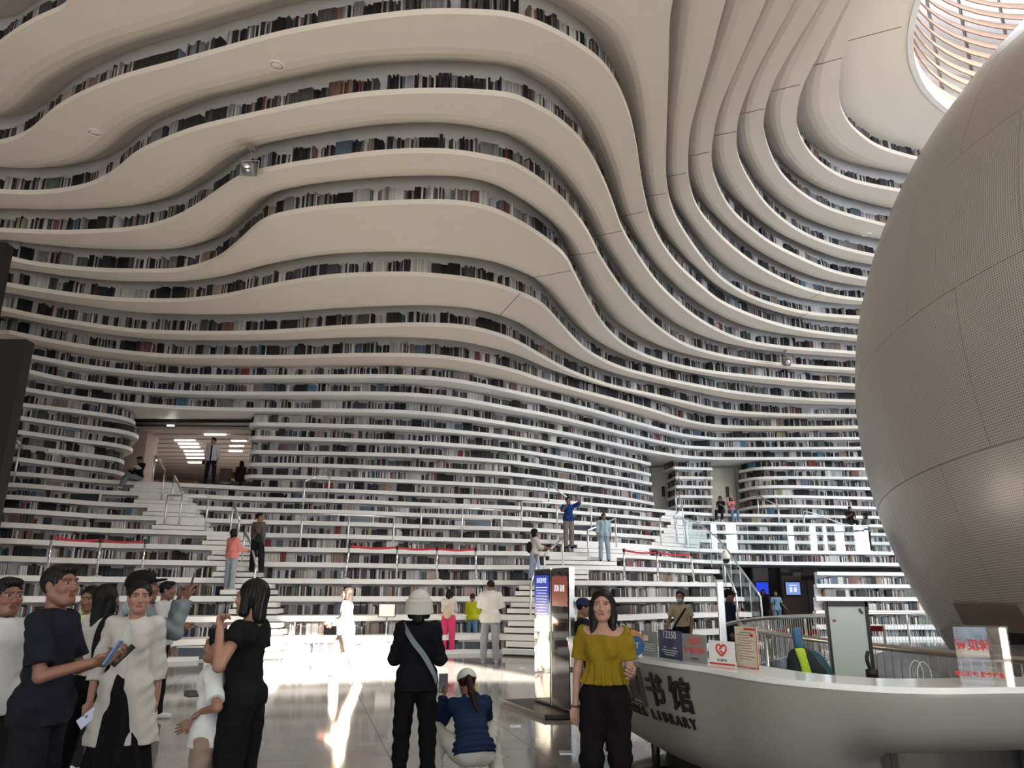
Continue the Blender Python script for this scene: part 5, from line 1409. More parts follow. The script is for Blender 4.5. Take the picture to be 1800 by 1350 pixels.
    K.ell(Hd(0, -.016, .030), np.array([.073, .092, .088]) * hs, RH); K.ell(Hd(0, .022, -.022), np.array([.062, .070, .090]) * hs, RH, k=.02)
    K.ell(Hd(0, .050, -.082), np.array([.036, .036, .026]) * hs, RH, k=.03)
    for q in (-1, 1):
        K.cap(Hd(q * (.052 if male else .045), .0, -.045), Hd(q * (.022 if male else .014), .058, -.088), .022 * hs, (.018 if male else .016) * hs, k=.03)
        K.ell(Hd(q * .040, .062, -.020), np.array([.024, .022, .022]) * hs, RH, k=.02)
        K.cap(Hd(q * .014, .086, .034), Hd(q * .045, .072, .034), .010 * hs, .009 * hs, k=.012)
        K.ell(Hd(q * .031, .092, .012), np.array([.016, .014, .0105]) * hs, RH, k=.010, sub=True)
        K.ell(Hd(q * .031, .076, .012), np.array([.0135, .0125, .0115]) * hs, RH, k=.003)
        K.ell(Hd(q * .074, -.006, .0), np.array([.009, .019, .031]) * hs, RH, k=.006)
        K.ell(Hd(q * .010, .098, -.030), np.array([.008, .009, .007]) * hs, RH, k=.006)
    K.cap(Hd(0, .084, .020), Hd(0, .103, -.024), .0075 * hs, .0105 * hs, k=.012)
    K.cap(Hd(-.016, .083, -.0535), Hd(.016, .083, -.0535), .0078 * hs, .0078 * hs, k=.006); K.cap(Hd(-.013, .083, -.0645), Hd(.013, .083, -.0645), .0088 * hs, .0088 * hs, k=.006)
    K.ell(Hd(0, .095, -.059), np.array([.022, .007, .0016]) * hs, RH, k=.002, sub=True)
    hv = K.mesh(gh, .02); parts.append(hv)
    # ---------- hands
    nsides = []
    for w_, e_, sd_, hn, c_ in ((wrR, elR, -1, hand_n[0], hands[0]), (wrL, elL, 1, hand_n[1], hands[1])):
        G = SDF(); d_ = nv(w_ - e_); n_ = np.array(hn, float) if hn is not None else (np.array([-1., .25, 0]) if sd_ < 0 else np.array([1., .25, 0]))
        hand_sdf(G, w_, d_, n_, sd_, s * .97, c_); parts.append(G.mesh(gh if near else .011, .01)); nsides.append((w_, d_, n_))
    cols = []
    for i, (v_, q_) in enumerate(parts):
        C_ = np.tile(np.array(skin, float), (len(v_), 1))
        if i == 1:
            L_ = (v_ - hc) @ RH / hs
            def bl(m_, c_, a_=1.0): C_[m_] = C_[m_] * (1 - a_) + np.array(c_) * a_
            front = L_[:, 1] > .05
            ck = (np.abs(np.abs(L_[:, 0]) - .04) < .02) & (np.abs(L_[:, 2] + .02) < .02) & front; bl(ck, np.array(skin) * np.array([1.12, .92, .9]), .6)
            lip = (np.abs(L_[:, 0]) < .025 - np.abs(L_[:, 2] + .059) * .8) & (np.abs(L_[:, 2] + .059) < .0125) & front; bl(lip, (skin[0] * .8, skin[1] * .42, skin[2] * .42))
            ln = (np.abs(L_[:, 0]) < .022) & (np.abs(L_[:, 2] + .059) < .0022) & front; bl(ln, (.04, .012, .01))
            ex = np.abs(np.abs(L_[:, 0]) - .031); ez = L_[:, 2] - .012
            eye = (ex ** 2 / .0135 ** 2 + ez ** 2 / .0046 ** 2 < 1) & front; bl(eye, (.42, .40, .38)); iris = eye & (ex < .0058); bl(iris, (.012, .008, .006))
            lid = (np.abs(ez - .0060 + ex * .12) < .0026) & (ex < .016) & front; bl(lid, (.02, .012, .01), .9)
            bz = L_[:, 2] - (.0335 - np.abs(ex) * .12); brow = (np.abs(bz) < (.0042 if male else .003)) & (ex < .020) & front; bl(brow, (.02, .014, .012), .92)
        cols.append(C_)
    out('body', parts, M_SKIN, cols)
    # ---------- trousers / skirt
    bt, bc_, bo = bottom
    w0 = bo.get('wide', 0.0)
    waist = B(0, 0, bo.get('waist', .13) * s)
    S = SDF()
    if bt in ('trousers', 'shorts'):
        S.cap(B(-.052 * s, -.004 * s, 0), B(.052 * s, -.004 * s, 0), .112 * s, .112 * s, fwd_, 1.02)
        S.cap(B(0, 0, .02 * s), B(0, 0, .2 * s), .130 * s, .112 * s, fwd_, 1.22, cuts=[(waist, up)])
        for a_, k_, n_ in ((hipR, knR, anR), (hipL, knL, anL)):
            S.cap(a_, k_, .097 * s + w0 * .3, .066 * s + w0 * .7, k=.03)
            if bt == 'trousers':
                d_ = nv(n_ - k_); S.cap(k_, n_ + d_ * .02 * s, .066 * s + w0 * .7, .050 * s + w0, k=.03, cuts=[(n_ + d_ * .035 * s, d_)])
    else:
        hem = bo.get('hem', -.6) * s; fl = bo.get('flare', .1)
        S.cap(B(-.05 * s, -.004 * s, 0), B(.05 * s, -.004 * s, 0), .115 * s, .115 * s, fwd_, 1.03); S.cap(B(0, 0, .02 * s), B(0, 0, .2 * s), .13 * s, .11 * s, fwd_, 1.22, cuts=[(waist, up)])
        S.cap(B(0, 0, 0), np.array([0, .0, hem]), .145 * s, (.145 + fl) * s, (0, 1, 0), 1.12, cuts=[(np.array([0, 0, hem]), (0, 0, -1))])
    wf = (.0075 if near == 2 else .005) * (1 if bc_[0] > -1 else 0)
    ph = random.random() * 6
    def warp(P): 
        x, y, z = P[..., 0], P[..., 1], P[..., 2]; a_ = np.sin(z * 46 + x * 21 + ph) * np.sin(y * 33 + z * 19 + ph); b2 = np.sin(z * 17 - x * 38 + ph * 2)
        return np.stack([wf * a_, wf * b2 * .9, wf * .4 * a_], -1)
    def warp_skirt(P):
        x, y, z = P[..., 0], P[..., 1], P[..., 2]; an = np.arctan2(y, x); amp = np.clip(-z / .6, 0, 1) * .022; r_ = np.sin(an * 9 + ph) * amp
        return np.stack([np.cos(an) * r_, np.sin(an) * r_, 0 * r_], -1)
    out(bt if bt != 'shorts' else 'shorts', [S.mesh(g, .025, warp=warp_skirt if bt == 'skirt' else warp)], cloth(bc_))
    # ---------- top
    tt, tc, to = top
    ls = to.get('loose', .012) * s; hem = B(0, 0, to.get('hem', -.03) * s)
    def torso_sdf(S, ex, hemp, fl=0.0):
        S.cap(B(0, 0, -.22 * s), B(0, .002, .20 * s), .128 * s + ex + fl, .118 * s + ex, fwd_, 1.22, cuts=[(hemp, -up)])
        S.cap(B(0, 0, .20 * s), B(0, 0, .36 * s), .118 * s + ex, (.142 if male else .128) * s + ex, fwd_, 1.3, cuts=[(hemp, -up)])
        hx = .05 * s
        S.cap(B(-hx, -.004 * s, .02 * s), B(hx, -.004 * s, .02 * s), .122 * s + ex * .8 + fl, .122 * s + ex * .8 + fl, fwd_, 1.03, cuts=[(hemp, -up)]) if True else 0
        if (hemp @ up) < -.04 * s:
            for q in (-1, 1): S.cap(B(q * hx, -.004 * s, 0), B(q * hx, -.004 * s, (hemp @ up)) , .122 * s + ex * .8 + fl, .122 * s + ex * .9 + fl, fwd_, 1.03, cuts=[(hemp, -up)])
        if not male and not child:
            for q in (-1, 1): S.ell(B(q * .060 * s, .062 * s, .305 * s), np.array([.058, .05, .060]) * s, k=.05)
        S.cap(B(-.085 * s, -.01 * s, .385 * s), B(.085 * s, -.01 * s, .385 * s), .082 * s + ex * .5, .082 * s + ex * .5)
        for a_ in (shR, shL): S.cap(neck - up * .055 * s, a_, .048 * s, .052 * s, k=.03)
    def sleeves(S, kind, ex):
        for a_, e_, w_ in ((shR, elR, wrR), (shL, elL, wrL)):
            if kind == 'none': continue
            d_ = nv(e_ - a_); d2 = nv(w_ - e_)
            if kind == 'short':
                c_ = a_ + d_ * UA * to.get('sl', .62); S.cap(a_, c_ + d_ * .03, .052 * s + ex * .5, .056 * s + ex * .8, k=.03, cuts=[(c_, d_)])
            elif kind == 'puff':
                c_ = a_ + d_ * UA * .70; S.cap(a_ + d_ * .02, a_ + d_ * UA * .35, .050 * s, .066 * s, k=.03); S.cap(a_ + d_ * UA * .35, c_ + d_ * .03, .066 * s, .062 * s, k=.03, cuts=[(c_, d_)])
            else:
                fr = 1.0 if kind == 'long' else .45
                S.cap(a_, e_, .051 * s + ex * .5, .046 * s + ex * .45, k=.03); c_ = e_ + d2 * FA * fr
                S.cap(e_, c_, .048 * s + ex * .5, (.036 if fr == 1 else .046) * s + ex * .4, k=.02, cuts=[(c_ - d2 * .005, d2)])
                if kind == 'rolled': S.cap(c_ - d2 * .035, c_ - d2 * .0, .050 * s + ex * .4, .051 * s + ex * .4, k=.005, cuts=[(c_, d2), (c_ - d2 * .04, -d2)])
    skind = {'tee': 'short', 'shirt': 'short', 'long': 'long', 'jacket': 'long', 'puff': 'puff', 'coat': 'rolled', 'rolled': 'rolled', 'vest': 'none'}[tt]
    inner = to.get('inner')
    if inner is not None:
        S = SDF(); torso_sdf(S, .004, B(0, 0, .07 * s)); S.cap(neck + up * .03 * s, neck - up * .01, .052 * s, .066 * s, k=.01, sub=True)
        out('undershirt', [S.mesh(g, .02, warp=warp)], cloth(inner))
    S = SDF(); torso_sdf(S, ls, hem, to.get('flare', .0)); sleeves(S, skind, ls)
    nr = to.get('neck', .058) * s
    if tt == 'puff':
        S.cap(B(-.085 * s, .05 * s, .50 * s), B(.085 * s, .05 * s, .50 * s), .088 * s, .088 * s, k=.008, sub=True); S.cap(neck + up * .12 * s, neck - up * .01 * s, .08 * s, .085 * s, k=.008, sub=True)
    elif not to.get('high'): S.cap(neck + up * .10 * s + fwd_ * .02, neck - up * .012 * s + fwd_ * .012, nr, nr, k=.006, sub=True)
    if tt in ('jacket', 'coat') or to.get('collar'):
        S.cap(neck - up * .02 * s, neck + up * .035 * s, .066 * s, .060 * s, k=.01, cuts=[(neck + up * .04 * s, up)]); S.cap(neck + up * .1 * s + fwd_ * .02, neck + up * .0 + fwd_ * .01, .052 * s, .052 * s, k=.004, sub=True)
    if tt == 'coat':
        for q in (-1, 1): S.cap(B(q * .05 * s, -.01, .0), B(q * .075 * s, -.02, to.get('hem', -.3) * s - .02), .13 * s, .13 * s + to.get('flare2', .06), fwd_, 1.05, cuts=[(hem, -up)])
        S.cap(B(.02 * s, .27 * s, .50 * s), B(.03 * s, .36 * s, -.8 * s), .19 * s, .27 * s, rt_, 3.1, k=.006, sub=True)
    if inner is not None and tt != 'coat':
        S.cap(B(0, .26 * s, .50 * s), B(0, .30 * s, -.4 * s), .20 * s, .22 * s, rt_, 4.0, k=.006, sub=True)
    def warp2(P):
        z = P[..., 2]; q = warp(P)
        if to.get('quilt'): q = q * .3 + (np.abs(np.sin((P @ up) * 60))[..., None] * -.016) * (P - np.array([0, 0, 0])) / np.maximum(np.linalg.norm(P[..., :2], axis=-1), .05)[..., None] * np.array([1, 1, 0])
        if to.get('peplum'): 
            an = np.arctan2(P[..., 1], P[..., 0]); amp = np.clip((.24 - z) / .16, 0, 1) * .012; r_ = np.sin(an * 14) * amp; q = q + np.stack([np.cos(an) * r_, np.sin(an) * r_, 0 * r_], -1)
        return q
    if to.get('peplum'): [S.cap(B(q * .03 * s, 0, .24 * s), B(q * .05 * s, 0, .04 * s), .092 * s, .138 * s, fwd_, 1.08, k=.006, cuts=[(hem, -up)]) for q in (-1, 1)]
    out({'tee': 't_shirt', 'coat': 'long_shirt', 'puff': 'blouse', 'vest': 'vest'}.get(tt, tt), [S.mesh(g, .02, warp=warp2)], cloth(tc))
    # ---------- shoes
    if shoes is not None:
        for k_, n_ in ((knR, anR), (knL, anL)):
            S = SDF(); S.cap(n_ - np.array([0, .025 * s, .045 * s]), n_ + np.array([0, .13 * s, -.058 * s]), .042 * s, .034 * s, (1, 0, 0), 1.05, k=.02, cuts=[(n_ - np.array([0, 0, .0845 * s]), (0, 0, -1))])
            S.cap(n_ - np.array([0, .02 * s, .0]), n_ - np.array([0, .015 * s, .05 * s]), .040 * s, .042 * s, k=.02)
            out('shoe', [S.mesh(max(g * .8, .006), .02)], cloth(shoes, .5))
    # ---------- hair
    hk, hcol = hair[0], hair[1]; HM = mat('hair_%d' % int(hcol[0] * 1000), tuple(q * .6 for q in hcol), .5, spec=.16)
    S = SDF(); fz = .058
    if hk in ('short', 'man', 'bob', 'long', 'bun', 'pony', 'updo', 'boy'):
        S.ell(Hd(0, -.022, .036), np.array([.084, .098, .092]) * hs, RH, k=.01)
        if hk in ('man', 'boy', 'short'): S.ell(Hd(0, .045, .092), np.array([.060, .048, .030]) * hs, RH, k=.02)
        # clear the face and the neck
        S.ell(Hd(0, .090, -.012), np.array([.066, .075, .082]) * hs, RH, k=.008, sub=True)
        if hk in ('man', 'short', 'boy'):
            S.ell(Hd(0, .05, -.11), np.array([.11, .15, .100]) * hs, RH, k=.012, sub=True)
            for q in (-1, 1): S.ell(Hd(q * .085, .005, -.01), np.array([.022, .03, .038]) * hs, RH, k=.006, sub=True)
        if hk in ('bob', 'long'):
            Lh = hair[2] if len(hair) > 2 else (.10 if hk == 'bob' else .32)
            for q in (-1, 1):
                S.cap(Hd(q * .066, -.005, .02), Hd(q * .068, .002, -.085), .030 * hs, .033 * hs, k=.02)
                if hk == 'long': S.cap(Hd(q * .066, -.01, -.06), Hd(q * .072, hair[3] if len(hair) > 3 else -.02, -.06 - Lh), .034 * hs, .026 * hs, k=.03)
            S.cap(Hd(0, -.065, .02), Hd(0, -.068, -.06 - (Lh if hk == 'long' else .05)), .060 * hs, (.055 if hk == 'bob' else .058) * hs, RH[:, 1], 1.35, k=.03)
        if hk == 'bun': S.ell(Hd(0, -.105, .07), np.array([.042, .04, .042]) * hs, RH, k=.01)
        if hk == 'updo': S.ell(Hd(0, -.105, -.01), np.array([.045, .035, .045]) * hs, RH, k=.015)
        if hk == 'pony':
            S.ell(Hd(0, -.115, .03), np.array([.024, .02, .024]) * hs, RH, k=.008)
            S.cap(Hd(0, -.125, .02), Hd(.01, -.15, -.12), .028 * hs, .034 * hs, k=.02); S.cap(Hd(.01, -.15, -.12), Hd(.05, -.14, -.28), .034 * hs, .016 * hs, k=.02)
        def hwarp(P):
            x, y, z = P[..., 0], P[..., 1], P[..., 2]; a_ = np.sin(np.arctan2(x - hc[0], y - hc[1]) * 26 + z * 9) * (.0022 if near == 2 else .0)
            return np.stack([a_, a_, 0 * a_], -1)
        out('hair', [S.mesh(gh * 1.15, .012, warp=hwarp)], HM)
    hat = hair[4] if len(hair) > 4 else None
    for ex in extra: ex(T, dict(s=s, hs=hs, Hd=Hd, RH=RH, B=B, wrR=wrR, wrL=wrL, elR=elR, elL=elL, shR=shR, shL=shL, neck=neck, hc=hc, sh=sh, g=g, gh=gh, out=out, up=up, fwd=fwd_, rt=rt_, hands=nsides, HR=HR, anR=anR, anL=anL))
    return T
# ---- things worn or held
def hat_cap(col_, brim=True, kind='cap'):
    def f(T, c):
        S = SDF(); Hd, RH, hs = c['Hd'], c['RH'], c['hs']
        if kind == 'cap':
            S.ell(Hd(0, -.018, .045), np.array([.096, .112, .097]) * hs, RH, cuts=[(Hd(0, 0, .032), -RH[:, 2])])
            if brim: S.ell(Hd(0, .115, .046), np.array([.062, .058, .012]) * hs, RH, k=.01)
        else:
            S.ell(Hd(0, -.016, .05), np.array([.102, .118, .102]) * hs, RH, cuts=[(Hd(0, 0, .02), -RH[:, 2])])
            S.cap(Hd(0, -.016, .035), Hd(0, -.014, -.07), .122 * hs, .138 * hs, None, 1, k=.012, cuts=[(Hd(0, 0, -.062), -RH[:, 2]), (Hd(0, 0, .06), RH[:, 2])])
        c['out']('hat', [S.mesh(c['gh'] * 1.2, .01)], cloth(col_))
    return f
def glasses(T, c):
    Hd = c['Hd']; sh = c['sh']; b = MB()
    for q in (-1, 1):
        P = [Hd(q * .031 + .020 * math.cos(a_ * PI / 8), .101, .010 + .016 * math.sin(a_ * PI / 8)) + sh for a_ in range(16)]
        b.tube(P, .0012, 5, closed=True); b.tube([Hd(q * .051, .099, .014) + sh, Hd(q * .078, .0, .012) + sh], .0012, 5)
    b.tube([Hd(-.011, .104, .014) + sh, Hd(.011, .104, .014) + sh], .0012, 5); b.build('glasses', mat('glasses_rim', (.35, .33, .3), .3, metal=.8), T, True)
def mask(T, c):
    S = SDF(); Hd, RH, hs = c['Hd'], c['RH'], c['hs']; S.ell(Hd(0, .050, -.052), np.array([.064, .066, .046]) * hs, RH)
    c['out']('face_mask', [S.mesh(c['gh'], .01)], cloth((.30, .50, .52)))
def phone_in(side='R', tilt=(0, .5, 1), col_=(.02, .02, .03), lit=None, off=(0, .03, .04), size=(.074, .15), label='black smartphone held up by a visitor', nrm=(0, -1, .4)):
    def f(T, c):
        w_, d_, n_ = c['hands'][0 if side == 'R' else 1]; p_ = w_ + d_ * .075 * c['s'] + np.array(off) + c['sh']
        R = Matrix.Rotation(T.rotation_euler.z, 3, 'Z'); P = R @ Vector(p_) + Vector(T.location)
        y_ = (R @ Vector(tilt)).normalized(); z_ = (R @ Vector(nrm)); z_ = (z_ - y_ * z_.dot(y_)).normalized(); x_ = y_.cross(z_)
        M = Matrix.Identity(4)
        for i in range(3): M[i][0] = x_[i]; M[i][1] = y_[i]; M[i][2] = z_[i]; M[i][3] = P[i]
        ph = thing('phone', label, 'phone', (0, 0, 0)); ph.matrix_world = M
        b = MB(); b.box((0, 0, 0), (size[0], size[1], .009)); bevel(b.build('body', mat('phone_%d' % int(col_[0] * 100), col_, .25), ph), .004)
        sc_ = mat('phone_screen_lit%d' % int(lit[0] * 100) if lit else 'phone_screen', (.01, .01, .012), .08, emit=lit, estr=.45 if lit else 0)
        b = MB(); b.box((0, 0, .0052), (size[0] * .9, size[1] * .92, .0012)); b.build('screen', sc_, ph)
    return f
def strap_bag(col_, pts, bag=None, bag_r=(.10, .05, .12), w=.018, scol=None):
    """pts: strap run in body axes over the clothes; bag: centre"""
    def f(T, c):
        s = c['s']; P = [tuple(c['B'](*[q * s for q in p_]) + c['sh']) for p_ in pts]; P = spline(P, 6); b = MB(); n = len(b.v)
        for i, p_ in enumerate(P):
            t = Vector(P[min(i + 1, len(P) - 1)]) - Vector(P[max(i - 1, 0)]); t.normalize(); o_ = Vector((p_[0], p_[1], 0)).normalized(); sd_ = t.cross(o_).normalized() * w
            for a_, k_ in ((-1, 0), (1, 0), (1, 1), (-1, 1)): b.v.append(tuple(Vector(p_) + sd_ * a_ + o_ * .005 * k_))
        for i in range(len(P) - 1):
            for j in range(4): b.f.append((n + i * 4 + j, n + i * 4 + (j + 1) % 4, n + (i + 1) * 4 + (j + 1) % 4, n + (i + 1) * 4 + j))
        b.build('bag_strap', cloth(scol or col_), T)
        if bag:
            S = SDF(); S.ell(c['B'](*[q * s for q in bag]), np.array(bag_r) * s, k=.02); cc_ = c['B'](*[q * s for q in bag])
            S.cap(cc_ - np.array([0, 0, bag_r[2] * .5 * s]), cc_ + np.array([0, 0, bag_r[2] * .45 * s]), bag_r[0] * .9 * s, bag_r[0] * .75 * s, (0, 1, 0) if bag_r[1] < bag_r[0] else (1, 0, 0), max(bag_r[:2]) / min(bag_r[:2]) if bag_r[1] < bag_r[0] else 1, k=.03)
            c['out']('bag', [S.mesh(c['g'] * 1.1, .02)], cloth(col_))
    return f
def fx(px, Y, z=0.0):
    q = at(px, 1170 if Y < 8 else 1080, Y); return (q.x, Y, z)
SK = (.235, .12, .082); SKD = (.17, .082, .056)
BLK = (.009, .009, .010)
# --------------------------------------------------- the near crowd
person('person in a white polo shirt and thin glasses at the far left edge', fx(-8, 4.9), -112, 1.66, 'm', 2, SKD, ('man', BLK), ('tee', (.42, .43, .44), {'loose': .022, 'hem': -.06, 'collar': True}), ('trousers', (.012, .012, .014), {'wide': .02}),
       head=(-12, 0), extra=[glasses])
person('man in a dark navy t-shirt holding two phones, looking right', fx(86, 4.6), -84, 1.73, 'm', 2, SKD, ('man', BLK), ('tee', (.010, .011, .017), {'loose': .020, 'hem': -.10, 'sl': .78}), ('shorts', (.008, .008, .011), {'wide': .03}),
       ra=((.10, .25, -1), (-.25, 1, .28)), la=((-.08, .35, -1), (.42, 1, .30)), head=(-24, 6), hands=(.7, .7), hand_n=((-.6, .1, .6), (.6, .1, .6)),
       extra=[phone_in('R', (-.15, .45, .9), (.06, .15, .32), (.05, .14, .30), (.0, .03, .03), label='smartphone with a blue screen held by the man in navy', nrm=(0, -1, .5)), phone_in('L', (-.25, .6, .7), (.01, .01, .012), None, (.0, .0, -.01), label='dark second phone under the blue-screened one', nrm=(-.2, -.8, .6))])
person('woman with dark bun hair and a neon green top, mostly hidden', fx(142, 7.4), 165, 1.62, 'f', 1, SKD, ('bun', BLK), ('tee', (.45, .62, .25), {'loose': .012}), ('trousers', (.02, .02, .025), {}), head=(15, -10))
person('woman with long black hair in a white top, seen from behind', fx(170, 6.4), -25, 1.63, 'f', 2, SKD, ('long', BLK, .26, -.05), ('long', (.40, .39, .37), {'loose': .022, 'hem': .03}), ('trousers', (.006, .006, .007), {'wide': .012}), shoes=(.5, .5, .48),
       rl=((.10, .05, -1), (.05, -.05, -1)), ll=((-.14, -.12, -1), (-.06, -.10, -1)), la=((-.25, .1, -1), (.1, .5, -.6)))
person('woman in a long open white shirt over a black skirt, facing the camera', fx(228, 5.7), 190, 1.65, 'f', 2, (.30, .165, .12), ('updo', BLK), ('coat', (.44, .435, .415), {'loose': .014, 'hem': -.37, 'flare': .0, 'flare2': .05, 'inner': (.46, .48, .48)}), ('skirt', (.007, .007, .008), {'hem': -.72, 'flare': .10, 'waist': .14}),
       ra=((.26, .02, -1), (.03, .12, -1)), la=((-.14, -.10, -1), (-.04, -.02, -1)), head=(20, 0), hands=(.75, .3), hand_n=((-.5, .9, 0), None), shoes=(.4, .4, .4),
       extra=[phone_in('R', (-.75, .15, .65), (.45, .46, .50), (.35, .38, .48), (-.02, .045, -.03), label='silver phone with a glowing screen in the lowered hand', nrm=(.1, 1, .2))])
person('person in a black cap and grey hooded jacket raising a phone overhead', fx(236, 6.1), -62, 1.72, 'm', 2, SKD, ('man', BLK), ('jacket', (.17, .20, .22), {'loose': .018, 'hem': -.06, 'collar': True}), ('trousers', (.007, .007, .008), {'wide': .01}),
       ra=((.15, .9, -.45), (-.1, .2, 1)), la=((-.05, .9, -.5), (.05, .15, 1)), head=(0, 8), hands=(.6, .6), hand_n=((-.5, 1, 0), (.5, 1, 0)), shoes=(.03, .03, .03),
       extra=[hat_cap((.008, .008, .009)), phone_in('R', (0, .1, 1), (.03, .03, .03), None, (-.01, .02, .05), label='phone raised high above the grey jacket sleeve', nrm=(0, -1, 0)), strap_bag((.010, .010, .011), [(.12, -.10, .42), (.13, .05, .44), (.12, .12, .34), (.12, .12, .2)], (0, -.20, .22), (.15, .10, .22)),
              lambda T, c: c['out']('hood', [SDF().ell(c['neck'] - c['fwd'] * .07, np.array([.10, .06, .075])).mesh(c['g'], .01)], cloth((.28, .33, .35)))])
person('person with glasses and dark hair in white behind the raised arm', fx(289, 10.4), -85, 1.70, 'm', 1, SKD, ('man', BLK), ('tee', (.42, .42, .42), {'loose': .02, 'hem': -.05}), ('trousers', (.008, .008, .009), {'wide': .0}), shoes=(.5, .5, .5),
       ra=((.1, .3, -1), (-.2, 1, .1)), rl=((.05, .22, -1), (.02, .05, -1)), ll=((-.04, -.06, -1), (0, -.25, -1)), head=(0, 0), extra=[glasses, strap_bag((.010, .009, .010), [(-.10, .1, .42), (.05, .13, .2), (.17, .05, 0)], (.20, .02, -.04), (.07, .12, .15))])
person('boy in a white t-shirt with small chest lettering and tan shorts, hand on hip', fx(380, 5.0), 95, 1.33, 'm', 2, (.21, .108, .072), ('boy', BLK), ('tee', (.50, .52, .52), {'loose': .016, 'hem': -.08, 'sl': .8}), ('trousers', (.21, .155, .12), {'wide': .018}),
       ra=((.3, -.05, -1), (-.2, .9, -.45)), la=((-.65, -.45, -.8), (.85, .75, -.25)), head=(-14, 6), hands=(.4, .35), hand_n=(None, (.3, -.5, -1)), shoes=(.2, .2, .2),
       extra=[lambda T, c: text_obj('lettering', 'FILA', .045, M_INK, frame_M(Vector(c['B'](-.070, .112, .235) + c['sh']), tuple(-c['rt'] * .8 + c['fwd'] * -.6), tuple(c['up'])), T, .03, bold=.001)])
person('woman with a black bob in black, touching her cheek', fx(432, 5.0), 82, 1.66, 'f', 2, (.26, .14, .095), ('bob', BLK), ('tee', (.007, .007, .008), {'loose': .010, 'hem': -.02, 'sl': .42}), ('trousers', (.006, .006, .007), {'wide': .02}),
       la=((-.72, .02, -.68), (.52, .36, .85)), ra=((.1, .1, -1), (0, .2, -1)), head=(-5, 0), hands=(.3, 1.0), hand_n=(None, (.2, -1, .3)), shoes=(.02, .02, .02), extra=[glasses])
person('woman in black with a pale bucket hat and grey shoulder strap, seen from behind', fx(733, 6.75), 4, 1.575, 'f', 2, SK, ('bob', BLK), ('long', (.007, .007, .009), {'loose': .018, 'hem': -.10, 'flare': .0, 'high': True}), ('trousers', (.006, .006, .007), {'wide': .014}),
       ra=((.22, .12, -1), (-.35, 1, .05)), la=((-.22, .12, -1), (.35, 1, .05)), head=(0, 6), hands=(.6, .6), rl=((.06, 0, -1), (.03, -.02, -1)), ll=((-.06, 0, -1), (-.03, -.02, -1)), shoes=(.02, .02, .02),
       extra=[hat_cap((.46, .45, .41), kind='bucket'), strap_bag((.16, .20, .21), [(-.13, -.02, .475), (-.10, -.105, .42), (-.03, -.155, .32), (.07, -.165, .20), (.155, -.12, .05), (.18, -.06, -.03)], None, w=.022)])
person('woman in a navy quilted jacket and pale cap crouching to take a photo', fx(836, 7.0), 14, 1.56, 'f', 2, SK, ('pony', (.03, .014, .010)), ('jacket', (.012, .022, .055), {'loose': .026, 'hem': -.02, 'quilt': True}), ('trousers', (.42, .42, .39), {'wide': .02}),
       rl=((.35, .85, .30), (.0, -.95, -1)), ll=((-.60, .80, .40), (-.1, -.85, -1)), ra=((.25, .8, -.55), (-.6, .5, 1)), la=((-.35, .8, -.75), (.15, .35, 1)), lean=(-.05, .50), head=(0, 5), hands=(.8, .7), shoes=(.42, .42, .40), hand_n=((-1, .3, 0), (1, .3, 0)),
       extra=[hat_cap((.50, .52, .51)), phone_in('L', (0, .05, 1), (.02, .018, .018), None, (-.01, .03, .04), (.085, .165), 'large phone held up by the crouching woman', (0, -1, 0))])
person('woman in a mustard puff-sleeved blouse and black trousers walking past the desk', fx(1062, 5.65), 162, 1.61, 'f', 2, (.34, .195, .145), ('long', (.014, .010, .010), .20, .035), ('puff', (.195, .135, .012), {'loose': .006, 'hem': .075, 'peplum': True}), ('trousers', (.007, .006, .007), {'wide': .022, 'waist': .2}),
       ra=((.20, .02, -1), (.06, .10, -1)), la=((-.18, .10, -1), (-.18, .9, .10)), rl=((.03, .10, -1), (.10, -.12, -1)), ll=((-.02, -.02, -1), (.05, -.10, -1)), head=(6, 0), hands=(.45, .5), hand_n=((-.6, .8, 0), (.7, .4, .5)), shoes=(.02, .02, .02),
       extra=[lambda T, c: tube_obj('bracelet', [Vector(c['wrR'] + c['sh'] + c['rt'] * .030 * math.cos(a_ * PI / 6) + c['fwd'] * .030 * math.sin(a_ * PI / 6)) for a_ in range(13)], .005, M_BLACK, T, 6)])
# --------------------------------------------------- around the sunlit floor
q = floor_at(602, 1193)
person('long-haired woman in white and beige walking through the sunlight', (q.x, q.y, 0), 95, 1.66, 'f', 1, SK, ('long', (.05, .035, .03), .16, -.02), ('long', (.62, .58, .52), {'loose': .035, 'hem': -.12, 'flare': .02}), ('trousers', (.50, .43, .36), {'wide': .045}),
       ra=((.05, .25, -1), (-.1, 1, -.2)), la=((-.1, .1, -1), (.2, 1, -.35)), rl=((.04, .40, -1), (0, .08, -1)), ll=((-.04, -.34, -1), (0, -.40, -1)), shoes=(.35, .35, .35), extra=[strap_bag((.38, .33, .28), [(.1, .0, .44), (.15, .08, .2), (.17, .08, 0)], (.2, .1, -.08), (.05, .10, .10))])
q = floor_at(787, 1149)
person('woman in bright pink trousers and white top facing the shelves', (q.x, q.y, 0), -6, 1.62, 'f', 1, SK, ('bob', (.03, .02, .02)), ('long', (.60, .56, .52), {'loose': .03, 'hem': .06}), ('trousers', (.62, .06, .16), {'wide': .025}), ra=((.1, .5, -1), (-.3, 1, .2)), la=((-.1, .5, -1), (.3, 1, .2)), head=(0, -12), extra=[strap_bag((.55, .42, .30), [(.1, -.1, .42), (.0, -.13, .3), (-.1, -.12, .15)], (0, -.18, .14), (.13, .08, .12))])
q = floor_at(829, 1144)
